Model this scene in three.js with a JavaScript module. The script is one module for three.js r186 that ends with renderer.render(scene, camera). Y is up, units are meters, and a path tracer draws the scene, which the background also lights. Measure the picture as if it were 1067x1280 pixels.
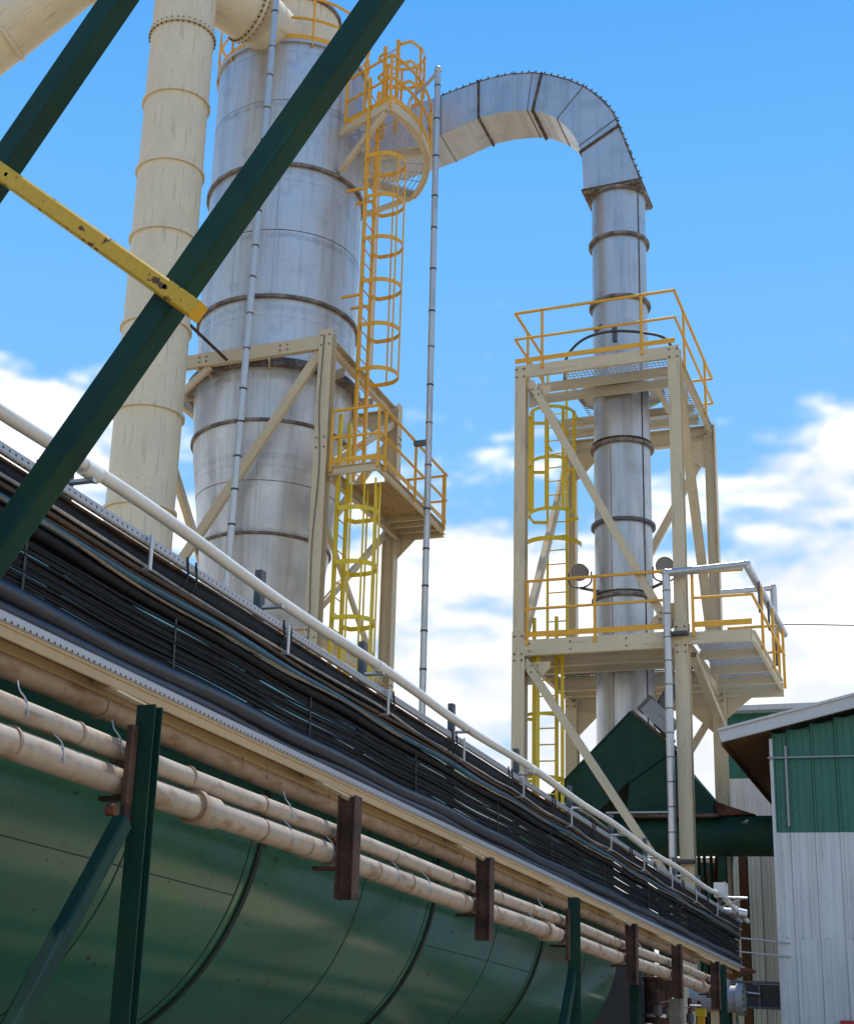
import * as THREE from 'three';
import { mergeGeometries } from 'three/addons/utils/BufferGeometryUtils.js';

const V = (x, y, z) => new THREE.Vector3(x, y, z);
const RAD = Math.PI / 180;
const scene = new THREE.Scene();

// ---------------------------------------------------------------- camera
const camera = new THREE.PerspectiveCamera(37.13, 1067 / 1280, 0.1, 900);
camera.position.set(0, 1.6, 0);
camera.rotation.set(18.287 * RAD, 25.616 * RAD, 3.4 * RAD, 'YXZ');
camera.setViewOffset(1067, 1280, 184.7, -47.6, 1067, 1280);   // the photograph is a crop of a wider frame
camera.updateProjectionMatrix();
scene.add(camera);

// ---------------------------------------------------------------- random + noise
let seed = 20240611;
const rnd = () => { seed = (seed * 1664525 + 1013904223) >>> 0; return seed / 4294967296; };
const rr = (a, b) => a + (b - a) * rnd();
const NT = new Float32Array(65536); for (let i = 0; i < 65536; i++) NT[i] = rnd();
const h2 = (x, y) => NT[((x & 255) + ((y & 255) << 8)) & 65535];
function vnoise(x, y, px = 256, py = 256) {          // periodic value noise
  const xi = Math.floor(x), yi = Math.floor(y), fx = x - xi, fy = y - yi;
  const u = fx * fx * (3 - 2 * fx), v = fy * fy * (3 - 2 * fy), m = (a, p) => ((a % p) + p) % p;
  const x0 = m(xi, px), x1 = m(xi + 1, px), y0 = m(yi, py), y1 = m(yi + 1, py);
  const a = h2(x0, y0), b = h2(x1, y0), c = h2(x0, y1), d = h2(x1, y1);
  return a + (b - a) * u + (c - a) * v + (a - b - c + d) * u * v;
}
function fbm(x, y, o = 5, px = 256, py = 256) {
  let s = 0, a = 0.5, t = 0;
  for (let i = 0; i < o; i++) { s += a * vnoise(x + i * 17, y + i * 31, px, py); t += a; a *= 0.5; x *= 2; y *= 2; px = Math.min(256, px * 2); py = Math.min(256, py * 2); }
  return s / t;
}
const sst = (a, b, x) => { const t = Math.min(1, Math.max(0, (x - a) / (b - a))); return t * t * (3 - 2 * t); };
const mixc = (a, b, t) => [a[0] + (b[0] - a[0]) * t, a[1] + (b[1] - a[1]) * t, a[2] + (b[2] - a[2]) * t];

// ---------------------------------------------------------------- sky
const SUN = V(-0.03, 0.88, -0.45).normalize();
{
  const W = 2048, H = 1024, data = new Float32Array(W * H * 4);
  const stops = [[0, [0.60, 0.80, 0.98]], [8, [0.43, 0.71, 1.0]], [16, [0.31, 0.63, 1.0]], [24, [0.215, 0.555, 1.0]], [32, [0.155, 0.49, 0.99]], [40, [0.098, 0.40, 0.96]], [60, [0.060, 0.28, 0.80]], [90, [0.045, 0.23, 0.70]]];
  const thrS = [[0, 0.30], [11, 0.33], [15, 0.40], [18, 0.445], [21, 0.48], [23.5, 0.53], [26, 0.62], [29, 0.80], [40, 0.98], [91, 1.2]];
  const ramp = (s, e) => { for (let k = 0; k < s.length - 1; k++) if (e <= s[k + 1][0]) return s[k][1] + (s[k + 1][1] - s[k][1]) * (e - s[k][0]) / (s[k + 1][0] - s[k][0]); return s[s.length - 1][1]; };
  for (let j = 0; j < H; j++) {
    const el = ((j + 0.5) / H - 0.5) * 180, e = Math.abs(el), ce = Math.cos(el * RAD), se = Math.sin(el * RAD);
    let base = stops[stops.length - 1][1];
    for (let k = 0; k < stops.length - 1; k++) if (e >= stops[k][0] && e <= stops[k + 1][0]) base = mixc(stops[k][1], stops[k + 1][1], (e - stops[k][0]) / (stops[k + 1][0] - stops[k][0]));
    const thr = ramp(thrS, Math.max(0, el));
    for (let i = 0; i < W; i++) {
      const k = (j * W + i) * 4;
      let c = base;
      if (el > -1 && el < 34) {
        const az = ((i + 0.5) / W) * 360, ux = az / 4.6, uy = el / 1.45;
        const wx = fbm(ux * 0.6 + 5, uy * 0.6, 4) - 0.5, wy = fbm(ux * 0.6 + 60, uy * 0.6 + 31, 4) - 0.5;
        let n = 0, a = 0.5, tt = 0, px = ux + wx * 1.3, py = uy + wy * 1.3; for (let o = 0; o < 6; o++) { n += a * vnoise(px + o * 19, py + o * 37); tt += a; a *= 0.64; px *= 2.03; py *= 2.03; } n /= tt;
        const big = fbm(az / 11 + 2.6, el / 6.5 + 8, 3), m = 0.60 * n + 0.40 * big, bank = thr + 0.15 * Math.exp(-(((az - 69) / 8) ** 2)) * sst(18, 22, el) - 0.20 * Math.exp(-(((az - 87) / 8) ** 2)) * (1 - sst(21.5, 25, el)) - 0.06 * Math.exp(-(((az - 54) / 7) ** 2)) * (1 - sst(22, 25.5, el));
        const d = sst(bank - 0.07, bank + 0.085, m), thin = 0;
        const t = sst(0.36, 0.60, n);
        c = mixc(base, mixc([0.90, 0.95, 1.02], [1.28, 1.28, 1.27], t), Math.max(d, thin));
      } else if (el <= -1) { const t = sst(-1, -12, el); c = mixc(base, [0.30, 0.27, 0.22], t); }
      data[k] = c[0]; data[k + 1] = c[1]; data[k + 2] = c[2]; data[k + 3] = 1;
    }
  }
  const tex = new THREE.DataTexture(data, W, H, THREE.RGBAFormat, THREE.FloatType);
  tex.mapping = THREE.EquirectangularReflectionMapping; tex.magFilter = THREE.LinearFilter; tex.minFilter = THREE.LinearFilter; tex.wrapS = THREE.RepeatWrapping; tex.needsUpdate = true;
  scene.background = tex; scene.environment = tex;
}
// ---------------------------------------------------------------- sun + exposure
const sun = new THREE.DirectionalLight(new THREE.Color(1.0, 0.95, 0.87), 4.8);
sun.position.copy(SUN).multiplyScalar(80).add(V(-6, 6, -18)); sun.target.position.set(-6, 6, -18);
sun.castShadow = true; sun.shadow.mapSize.set(4096, 4096);
Object.assign(sun.shadow.camera, { left: -32, right: 32, top: 36, bottom: -36, near: 1, far: 160 });
scene.add(sun, sun.target);
const EXPOSURE = 1.0;

// ---------------------------------------------------------------- textures
function tex(w, h, fn, sx = 1, sy = 1, srgb = true) {
  const d = new Uint8Array(w * h * 4);
  for (let j = 0; j < h; j++) for (let i = 0; i < w; i++) { const c = fn(i / w, j / h), k = (j * w + i) * 4; for (let q = 0; q < 3; q++) d[k + q] = Math.max(0, Math.min(255, Math.round((Array.isArray(c) ? c[q] : c) * 255))); d[k + 3] = 255; }
  const t = new THREE.DataTexture(d, w, h, THREE.RGBAFormat);
  t.wrapS = t.wrapT = THREE.RepeatWrapping; t.magFilter = THREE.LinearFilter; t.minFilter = THREE.LinearMipmapLinearFilter; t.generateMipmaps = true;
  if (srgb) t.colorSpace = THREE.SRGBColorSpace;
  t.repeat.set(1 / sx, 1 / sy); t.needsUpdate = true; return t;
}
// painted steel: blotches, vertical run marks, specks of dirt and rust
const tPaint = tex(512, 512, (u, v) => {
  const b = fbm(u * 5, v * 5, 5, 5, 5), s = fbm(u * 46, v * 3, 4, 46, 3), f = fbm(u * 90, v * 90, 2, 90, 90);
  let m = 0.90 + 0.10 * b + 0.05 * (f - 0.5) - 0.14 * sst(0.58, 0.78, s) * sst(0.4, 0.7, b);
  const sp = 0.7 * sst(0.80, 0.92, fbm(u * 60, v * 60, 2, 60, 60)) * sst(0.60, 0.72, fbm(u * 4 + 2, v * 4 + 5, 3, 4, 4));
  return [m * (1 - 0.32 * sp), m * (1 - 0.42 * sp) * 0.995, m * (1 - 0.5 * sp) * 0.98];
}, 2.2, 2.2);
// stainless sheet: broad dull stains, run-off streaks, brushed grain
const tSteel = tex(1024, 512, (u, v) => {
  const b = fbm(u * 8, v * 5, 5, 8, 5), s = fbm(u * 110, v * 2, 3, 110, 2), s2 = fbm(u * 30, v * 1, 3, 30, 1), g = vnoise(u * 200, v * 200, 200, 200), p = fbm(u * 16 + 5, v * 9, 4, 16, 9);
  const m = 0.88 + 0.10 * b - 0.05 * sst(0.5, 0.8, s) - 0.06 * sst(0.5, 0.8, s2) + 0.03 * (g - 0.5) - 0.05 * sst(0.6, 0.78, p);
  return [m, m * 0.995, m * 0.985];
}, 5.2, 3.1);
// the same sheet on the cyclone, with grimy run-off bands that collect under the lap joints (texture height = joint pitch)
const tCyclone = tex(1024, 512, (u, v) => {
  const b = fbm(u * 8, v * 5, 5, 8, 5), s = fbm(u * 110, v * 2, 3, 110, 2), s2 = fbm(u * 34, v * 1, 4, 34, 1), g = vnoise(u * 200, v * 200, 200, 200), p = fbm(u * 16 + 5, v * 9, 4, 16, 9);
  let m = 0.92 + 0.06 * b - 0.06 * sst(0.5, 0.8, s) - 0.06 * sst(0.5, 0.8, s2) + 0.03 * (g - 0.5) - 0.05 * sst(0.6, 0.78, p);
  for (const [c, w, k] of [[0.045, 0.035, 0.07], [0.565, 0.030, 0.10], [0.985, 0.014, 0.05]]) { const e = Math.abs(v - c - 0.02 * (fbm(u * 14 + 2, c * 9, 3, 14, 256) - 0.5)); m -= k * (1 - sst(w * 0.25, w, e)) * (0.35 + 0.65 * sst(0.35, 0.6, fbm(u * 60, v * 22, 4, 60, 22))); }
  return [m, m * 0.993, m * 0.98];
}, 5.2, 3.1);
const tSteelR = tex(512, 256, (u, v) => 0.62 + 0.38 * fbm(u * 12, v * 7, 5, 12, 7) - 0.12 * vnoise(u * 120, v * 3, 120, 3), 5.2, 3.1, false);
const tRust = tex(256, 256, (u, v) => { const b = fbm(u * 6, v * 6, 5, 6, 6), f = fbm(u * 40, v * 40, 3, 40, 40), t = sst(0.35, 0.7, b * 0.7 + f * 0.3); return [0.62 + 0.38 * t, 0.55 + 0.36 * t, 0.5 + 0.34 * t]; }, 0.7, 0.7);
// yellow paint with chips down to rust
const tChip = tex(128, 512, (u, v) => {
  const n = fbm(u * 5, v * 34, 5, 5, 34), k = fbm(u * 2 + 7, v * 6, 3, 2, 6), m = 0.90 + 0.10 * fbm(u * 10, v * 60, 3, 10, 60), c = 0.85 * sst(0.72, 0.755, n * 0.75 + k * 0.32);
  return mixc([m, m * 0.99, m], [0.34, 0.24, 0.5], c);
}, 0.16, 1.1);
const tPipe = tex(256, 512, (u, v) => { const b = fbm(u * 4, v * 10, 5, 4, 10), s = fbm(u * 3, v * 60, 3, 3, 60), r = sst(0.55, 0.80, fbm(u * 5 + 3, v * 16, 5, 5, 16)), m = 0.82 + 0.18 * b - 0.05 * sst(0.5, 0.75, s); return [m * (1 - 0.14 * r), m * (1 - 0.22 * r), m * (1 - 0.30 * r)]; }, 0.42, 2.6);
const tDrum = tex(1024, 512, (u, v) => {
  const b = fbm(u * 9, v * 7, 6, 9, 7), r = sst(0.60, 0.76, fbm(u * 12 + 4, v * 9 + 1, 5, 12, 9)), sp = sst(0.905, 0.93, vnoise(u * 150, v * 130, 150, 130)) * sst(0.5, 0.6, vnoise(u * 20, v * 20, 20, 20));
  const m = (0.80 + 0.20 * b) * (1 - 0.55 * sp); return [m * (1 + 0.35 * r), m * (1 + 0.02 * r), m * (1 - 0.12 * r)];
}, 6.5, 5.3);
const tDent = tex(512, 512, (u, v) => 0.8 * fbm(u * 6, v * 6, 3, 6, 6) + 0.2 * fbm(u * 24, v * 24, 2, 24, 24), 6, 6, false);
const tSiding = tex(512, 512, (u, v) => { const b = fbm(u * 4, v * 3, 5, 4, 3), s = fbm(u * 70, v * 2, 4, 70, 2), p = sst(0.86, 0.92, vnoise(u * 50, v * 50, 50, 50)), m = 0.88 + 0.12 * b - 0.09 * sst(0.5, 0.75, s) - 0.0 * p; return [m, m, m * 0.99]; }, 1.7, 2.6);
const tGround = tex(512, 512, (u, v) => { const b = fbm(u * 5, v * 5, 6, 5, 5), g = fbm(u * 80, v * 80, 3, 80, 80), m = 0.72 + 0.22 * b + 0.25 * (g - 0.4); return [m, m * 0.97, m * 0.92]; }, 7, 7);
const tRubber = tex(128, 512, (u, v) => { const d = sst(0.45, 0.75, fbm(u * 3, v * 14, 5, 3, 14)), m = 0.60 + 0.15 * fbm(u * 9, v * 60, 3, 9, 60); return [m + 0.22 * d, m + 0.15 * d, m + 0.08 * d]; }, 0.3, 1.9);
const tStrut = tex(256, 64, (u, v) => { const d = Math.hypot(((u * 4) % 1 - 0.5) * 0.05, (v - 0.5) * 0.045), m = 0.85 + 0.15 * fbm(u * 9, v * 5, 4, 9, 5); return d < 0.0062 ? 0.13 : m; }, 0.2, 0.045);
const tWood = tex(256, 256, (u, v) => { const g = fbm(u * 30, v * 3, 5, 30, 3), k = fbm(u * 5, v * 5, 4, 5, 5), m = 0.7 + 0.3 * g; return [m, m * (0.9 + 0.1 * k), m * (0.82 + 0.18 * k)]; }, 0.6, 1.3);

// old green paint: chalky patches, dust film in blotches, scratches
const tGreen = tex(512, 512, (u, v) => {
  const b = fbm(u * 6, v * 5, 6, 6, 5), d = sst(0.52, 0.72, fbm(u * 4 + 3, v * 7, 5, 4, 7)), sc = sst(0.76, 0.80, vnoise(u * 120, v * 5, 120, 5)) * sst(0.5, 0.62, vnoise(u * 9, v * 11, 9, 11)), f = vnoise(u * 160, v * 160, 160, 160);
  const m = 0.66 + 0.24 * b + 0.05 * (f - 0.5); return [m + 0.30 * d + 0.25 * sc, m + 0.05 * d + 0.12 * sc, m - 0.06 * d + 0.12 * sc];
}, 0.9, 1.6);
// ---------------------------------------------------------------- materials (linear base colours)
const lin = (r, g, b) => new THREE.Color().setRGB(r, g, b);
const mat = (c, o = {}) => new THREE.MeshStandardMaterial({ color: lin(...c), roughness: 0.6, metalness: 0, ...o });
const M = {
  cream: mat([0.66, 0.55, 0.37], { map: tPaint, roughness: 0.5 }),
  creamDuct: mat([0.74, 0.65, 0.48], { map: tPaint, roughness: 0.5 }),
  steel: mat([0.60, 0.63, 0.67], { map: tCyclone, roughnessMap: tSteelR, roughness: 0.60, metalness: 0.68 }),
  steelDuct: mat([0.55, 0.57, 0.60], { map: tSteel, roughnessMap: tSteelR, roughness: 0.52, metalness: 0.72 }),
  steelEdge: mat([0.17, 0.15, 0.13], { map: tRust, roughness: 0.7, metalness: 0.3 }),
  flange: mat([0.30, 0.30, 0.30], { map: tRust, roughness: 0.6, metalness: 0.4 }),
  galv: mat([0.55, 0.56, 0.58], { map: tPaint, roughness: 0.42, metalness: 0.7 }),
  strut: mat([0.50, 0.51, 0.54], { map: tStrut, roughness: 0.5, metalness: 0.45 }),
  band: mat([0.07, 0.07, 0.075], { roughness: 0.6, metalness: 0.3 }),
  orange: mat([0.84, 0.42, 0.018], { map: tPaint, roughness: 0.45 }),
  yellow: mat([0.80, 0.58, 0.012], { map: tPaint, roughness: 0.45 }),
  chipYellow: mat([0.74, 0.44, 0.012], { map: tChip, roughness: 0.5 }),
  green: new THREE.MeshPhysicalMaterial({ color: lin(0.011, 0.070, 0.050), map: tGreen, roughness: 0.6, specularIntensity: 0.45 }),
  greenDrum: new THREE.MeshPhysicalMaterial({ color: lin(0.020, 0.155, 0.092), map: tDrum, roughness: 0.55, specularIntensity: 0.5, bumpMap: tDent, bumpScale: 0.05, clearcoat: 0.9, clearcoatRoughness: 0.14 }),
  drumBand: mat([0.006, 0.022, 0.018], { roughness: 0.6 }),
  drumSeam: mat([0.007, 0.045, 0.03], { roughness: 0.6 }),
  drumEnd: mat([0.24, 0.20, 0.11], { map: tRust, roughness: 0.6 }),
  greenSide: mat([0.015, 0.135, 0.092], { map: tSiding, roughness: 0.5 }),
  whiteSide: mat([0.62, 0.64, 0.66], { map: tSiding, roughness: 0.5 }),
  creamSide: mat([0.66, 0.63, 0.60], { map: tSiding, roughness: 0.55 }),
  trim: mat([0.55, 0.57, 0.60], { map: tPaint, roughness: 0.5 }),
  wood: mat([0.20, 0.10, 0.05], { map: tWood, roughness: 0.8 }),
  ply: mat([0.52, 0.38, 0.17], { map: tWood, roughness: 0.75 }),
  hose: new THREE.MeshPhysicalMaterial({ color: lin(0.016, 0.019, 0.028), map: tRubber, roughness: 0.7, specularIntensity: 0.5 }),
  hoseBlue: mat([0.030, 0.035, 0.056], { map: tRubber, roughness: 0.45 }),
  cableBrown: mat([0.13, 0.085, 0.055], { map: tRubber, roughness: 0.7 }),
  cableGrey: mat([0.55, 0.55, 0.54], { map: tRubber, roughness: 0.5 }),
  cableCream: mat([0.38, 0.30, 0.21], { map: tRubber, roughness: 0.6 }),
  tubeBlue: mat([0.02, 0.14, 0.24], { map: tRubber, roughness: 0.4 }),
  tan: mat([0.54, 0.40, 0.23], { map: tPaint, roughness: 0.8 }),
  pipeTan: mat([0.44, 0.31, 0.20], { map: tPipe, roughness: 0.5 }),
  pipeWhite: mat([0.53, 0.43, 0.33], { map: tPipe, roughness: 0.5 }),
  white: mat([0.76, 0.75, 0.72], { map: tPaint, roughness: 0.4 }),
  brown: mat([0.105, 0.062, 0.042], { map: tRust, roughness: 0.75 }),
  maroon: mat([0.075, 0.018, 0.022], { map: tRust, roughness: 0.7 }),
  rust: mat([0.22, 0.10, 0.06], { map: tRust, roughness: 0.85 }),
  black: mat([0.012, 0.012, 0.013], { roughness: 0.55 }),
  grey: mat([0.30, 0.31, 0.33], { map: tPaint, roughness: 0.5 }),
  darkGrey: mat([0.10, 0.105, 0.115], { map: tPaint, roughness: 0.55 }),
  lens: mat([0.2, 0.2, 0.2], { roughness: 0.15, metalness: 0.2 }),
  red: mat([0.42, 0.02, 0.03], { roughness: 0.5 }),
  concrete: mat([0.33, 0.31, 0.28], { map: tGround, roughness: 0.9 }),
  asphalt: mat([0.15, 0.135, 0.115], { map: tGround, roughness: 0.95 }),
  ground: mat([0.52, 0.43, 0.31], { map: tGround, roughness: 0.95 }),
};

// ---------------------------------------------------------------- geometry helpers
function uvMetres(g) {                                   // box-projected uv in metres, taken in the piece's own frame
  const p = g.attributes.position, n = g.attributes.normal, uv = new Float32Array(p.count * 2), ox = rnd() * 3, oy = rnd() * 3;
  for (let i = 0; i < p.count; i++) {
    const ax = Math.abs(n.getX(i)), ay = Math.abs(n.getY(i)), az = Math.abs(n.getZ(i));
    let u, v; if (ay > ax && ay > az) { u = p.getX(i); v = p.getZ(i); } else if (ax > az) { u = p.getZ(i); v = p.getY(i); } else { u = p.getX(i); v = p.getY(i); }
    uv[i * 2] = u + ox; uv[i * 2 + 1] = v + oy;
  }
  g.setAttribute('uv', new THREE.BufferAttribute(uv, 2)); return g;
}
function scaleUV(g, su, sv, ou = rnd() * 5, ov = rnd() * 5) { const a = g.attributes.uv; for (let i = 0; i < a.count; i++) a.setXY(i, a.getX(i) * su + ou, a.getY(i) * sv + ov); return g; }
const poly = (pts) => { const s = new THREE.Shape(); pts.forEach(([x, y], i) => i ? s.lineTo(x, y) : s.moveTo(x, y)); s.closePath(); return s; };
const SEC = {
  box: (w, h) => { const c = Math.min(0.008, w / 5, h / 5), a = w / 2, b = h / 2; return [[-a + c, -b], [a - c, -b], [a, -b + c], [a, b - c], [a - c, b], [-a + c, b], [-a, b - c], [-a, -b + c]]; },
  H: (w, h) => { const t = Math.max(0.008, h * 0.06), s = Math.max(0.004, w * 0.035), a = w / 2, b = h / 2; return [[-a, -b], [a, -b], [a, -b + t], [s, -b + t], [s, b - t], [a, b - t], [a, b], [-a, b], [-a, b - t], [-s, b - t], [-s, -b + t], [-a, -b + t]]; },
  HW: (w, h) => { const t = Math.max(0.008, w * 0.06), s = Math.max(0.004, h * 0.035), a = w / 2, b = h / 2; return [[-a, -b], [-a + t, -b], [-a + t, -s], [a - t, -s], [a - t, -b], [a, -b], [a, b], [a - t, b], [a - t, s], [-a + t, s], [-a + t, b], [-a, b]]; },
  C: (w, h) => { const t = 0.012, a = w / 2, b = h / 2; return [[-a, -b], [a, -b], [a, -b + t], [-a + t, -b + t], [-a + t, b - t], [a, b - t], [a, b], [-a, b]]; },
  C2: (w, h) => { const t = 0.012, a = w / 2, b = h / 2; return [[a, -b], [a, b], [-a, b], [-a, b - t], [a - t, b - t], [a - t, -b + t], [-a, -b + t], [-a, -b]]; },
  L: (w, h) => { const t = 0.008, a = w / 2, b = h / 2; return [[-a, -b], [a, -b], [a, -b + t], [-a + t, -b + t], [-a + t, b], [-a, b]]; },
};
// straight member p -> q; w lies across (horizontal), h lies along the "up" hint
function beam(p, q, w, h, sec = 'box', up = null) {
  const d = q.clone().sub(p), L = d.length(); d.normalize();
  let u = up ? up.clone() : (Math.abs(d.y) > 0.95 ? V(0, 0, 1) : V(0, 1, 0));
  u.addScaledVector(d, -u.dot(d)).normalize(); const s = new THREE.Vector3().crossVectors(u, d);
  const g = new THREE.ExtrudeGeometry(poly(SEC[sec](w, h)), { depth: L, bevelEnabled: false, steps: 1 });
  uvMetres(g); { const a = g.attributes.uv, P = g.attributes.position, N = g.attributes.normal; const o = rnd() * 4; for (let i = 0; i < a.count; i++) if (Math.abs(N.getZ(i)) < 0.5) a.setXY(i, (Math.abs(N.getX(i)) > 0.5 ? P.getY(i) : P.getX(i)) + o, P.getZ(i) + o); }
  g.applyMatrix4(new THREE.Matrix4().makeBasis(s, u, d).setPosition(p)); return g;
}
function box(cx, cy, cz, w, h, d) { return beam(V(cx, cy, cz - d / 2), V(cx, cy, cz + d / 2), w, h, 'box'); }
function pipe(p, q, r, seg = 14, r2 = r) {
  const d = q.clone().sub(p), L = d.length(), g = new THREE.CylinderGeometry(r2, r, L, seg, 1);
  scaleUV(g, 2 * Math.PI * r, L); g.translate(0, L / 2, 0);
  g.applyQuaternion(new THREE.Quaternion().setFromUnitVectors(V(0, 1, 0), d.normalize())); g.translate(p.x, p.y, p.z); return g.toNonIndexed();
}
function tube(pts, r, seg = 40, rad = 8, tension = 0.5, closed = false) {
  const c = new THREE.CatmullRomCurve3(pts, closed, 'catmullrom', tension), g = new THREE.TubeGeometry(c, seg, r, rad, closed);
  { const a = g.attributes.uv, L = c.getLength(), o = rnd() * 5; for (let i = 0; i < a.count; i++) { const x = a.getX(i); a.setXY(i, a.getY(i) * 2 * Math.PI * r + o, x * L + o); } }
  return g.toNonIndexed();
}
// surface of revolution about a vertical axis, every profile segment with its own hard edges
function revolve(prof, cx, cz, seg = 64, a0 = 0, a1 = Math.PI * 2) {
  const out = [];
  for (let k = 0; k < prof.length - 1; k++) {
    const [r0, y0] = prof[k], [r1, y1] = prof[k + 1];
    const g = new THREE.LatheGeometry([new THREE.Vector2(r0, y0), new THREE.Vector2(r1, y1)], seg, a0, a1 - a0);
    const a = g.attributes.uv, P = g.attributes.position, L = Math.hypot(r1 - r0, y1 - y0), R = Math.max(r0, r1);
    for (let i = 0; i < a.count; i++) a.setXY(i, a.getX(i) * R * (a1 - a0), y0 + a.getY(i) * (Math.abs(y1 - y0) > 0.01 ? (y1 - y0) : L));
    out.push(g.toNonIndexed());
  }
  const g = mergeGeometries(out); g.translate(cx, 0, cz); return g;
}
const hoopRing = (r, y, h, t, cx, cz, seg = 64) => revolve([[r, y - h / 2], [r + t, y - h / 2], [r + t, y + h / 2], [r, y + h / 2], [r, y - h / 2]], cx, cz, seg);
// flat bar standing on edge, swept along plan points [x,z]
function flatBar(pts, y, h, t, closed = false) {
  const n = pts.length, L = [], R = [];
  for (let i = 0; i < n; i++) {
    const a = pts[closed ? (i + n - 1) % n : Math.max(0, i - 1)], b = pts[closed ? (i + 1) % n : Math.min(n - 1, i + 1)];
    let dx = b[0] - a[0], dz = b[1] - a[1]; const l = Math.hypot(dx, dz) || 1; dx /= l; dz /= l;
    L.push([pts[i][0] - dz * t / 2, pts[i][1] + dx * t / 2]); R.push([pts[i][0] + dz * t / 2, pts[i][1] - dx * t / 2]);
  }
  const P = [], q = (a, b, c, d) => P.push(...a, ...b, ...c, ...a, ...c, ...d), at = (p, yy) => [p[0], yy, p[1]];
  const y0 = y - h / 2, y1 = y + h / 2, m = closed ? n : n - 1;
  for (let i = 0; i < m; i++) { const j = (i + 1) % n;
    q(at(L[i], y0), at(L[j], y0), at(L[j], y1), at(L[i], y1)); q(at(R[j], y0), at(R[i], y0), at(R[i], y1), at(R[j], y1));
    q(at(L[i], y1), at(L[j], y1), at(R[j], y1), at(R[i], y1)); q(at(L[i], y0), at(R[i], y0), at(R[j], y0), at(L[j], y0)); }
  if (!closed) { q(at(L[0], y0), at(L[0], y1), at(R[0], y1), at(R[0], y0)); const e = n - 1; q(at(L[e], y1), at(L[e], y0), at(R[e], y0), at(R[e], y1)); }
  const g = new THREE.BufferGeometry(); g.setAttribute('position', new THREE.Float32BufferAttribute(P, 3)); g.computeVertexNormals(); return uvMetres(g);
}
// extruded plan/elevation outline
function plate(pts, depth) { const g = new THREE.ExtrudeGeometry(poly(pts), { depth, bevelEnabled: false }); return uvMetres(g); }
const merge = (a) => mergeGeometries(a.map((g) => g.index ? g.toNonIndexed() : g));

// ---------------------------------------------------------------- scene-graph helpers
const used = {};
const numbered = (n) => { const k = used[n] = (used[n] ?? -1) + 1; return k ? `${n}_${String(k).padStart(3, '0')}` : n; };
function part(parent, name, geo, m, label, kind) { const o = new THREE.Mesh(geo, m); o.name = name; parent.add(o); if (label) o.userData.label = label; if (kind) o.userData.kind = kind; return o; }
function thing(name, label, category, group) { const o = new THREE.Group(); o.name = numbered(name); o.userData = { label, category }; if (group) o.userData.group = group; scene.add(o); return o; }
function solo(name, geo, m, label, category, group) { const o = new THREE.Mesh(geo, m); o.name = numbered(name); o.userData = { label, category }; if (group) o.userData.group = group; scene.add(o); return o; }
function structure(name, geo, m) { const o = new THREE.Mesh(geo, m); o.name = name; o.userData.kind = 'structure'; scene.add(o); return o; }
function boltsOn(parent, pts, r = 0.018, m = M.flange) { part(parent, 'bolts', merge(pts.map(([a, n]) => pipe(a, a.clone().addScaledVector(n, 0.02), r, 6))), m, null, 'stuff'); }

// railing along a polyline of deck-edge points; posts at given fractions of each run
function railing(parent, pts, m, o = {}) {
  const { h = 1.07, mid = 0.55, toe = 0.09, s = 0.048, posts = [0.12, 0.5, 0.88], top = true, toeH = 0.1 } = o;
  for (let i = 0; i < pts.length - 1; i++) {
    const a = pts[i], b = pts[i + 1], up = (p, y) => p.clone().setY(p.y + y);
    const pf = Array.isArray(posts[0]) ? posts[i] : posts;
    if (top) part(parent, 'top_rail', beam(up(a, h), up(b, h), s, s), m);
    if (mid) part(parent, 'mid_rail', beam(up(a, mid), up(b, mid), s * 0.9, s * 0.9), m);
    if (toe) part(parent, 'toe_board', beam(up(a, toe), up(b, toe), 0.012, toeH), m);
    for (const f of pf) { const c = a.clone().lerp(b, f); part(parent, 'post', beam(up(c, -0.12), up(c, h), s, s), m); }
  }
}
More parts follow.
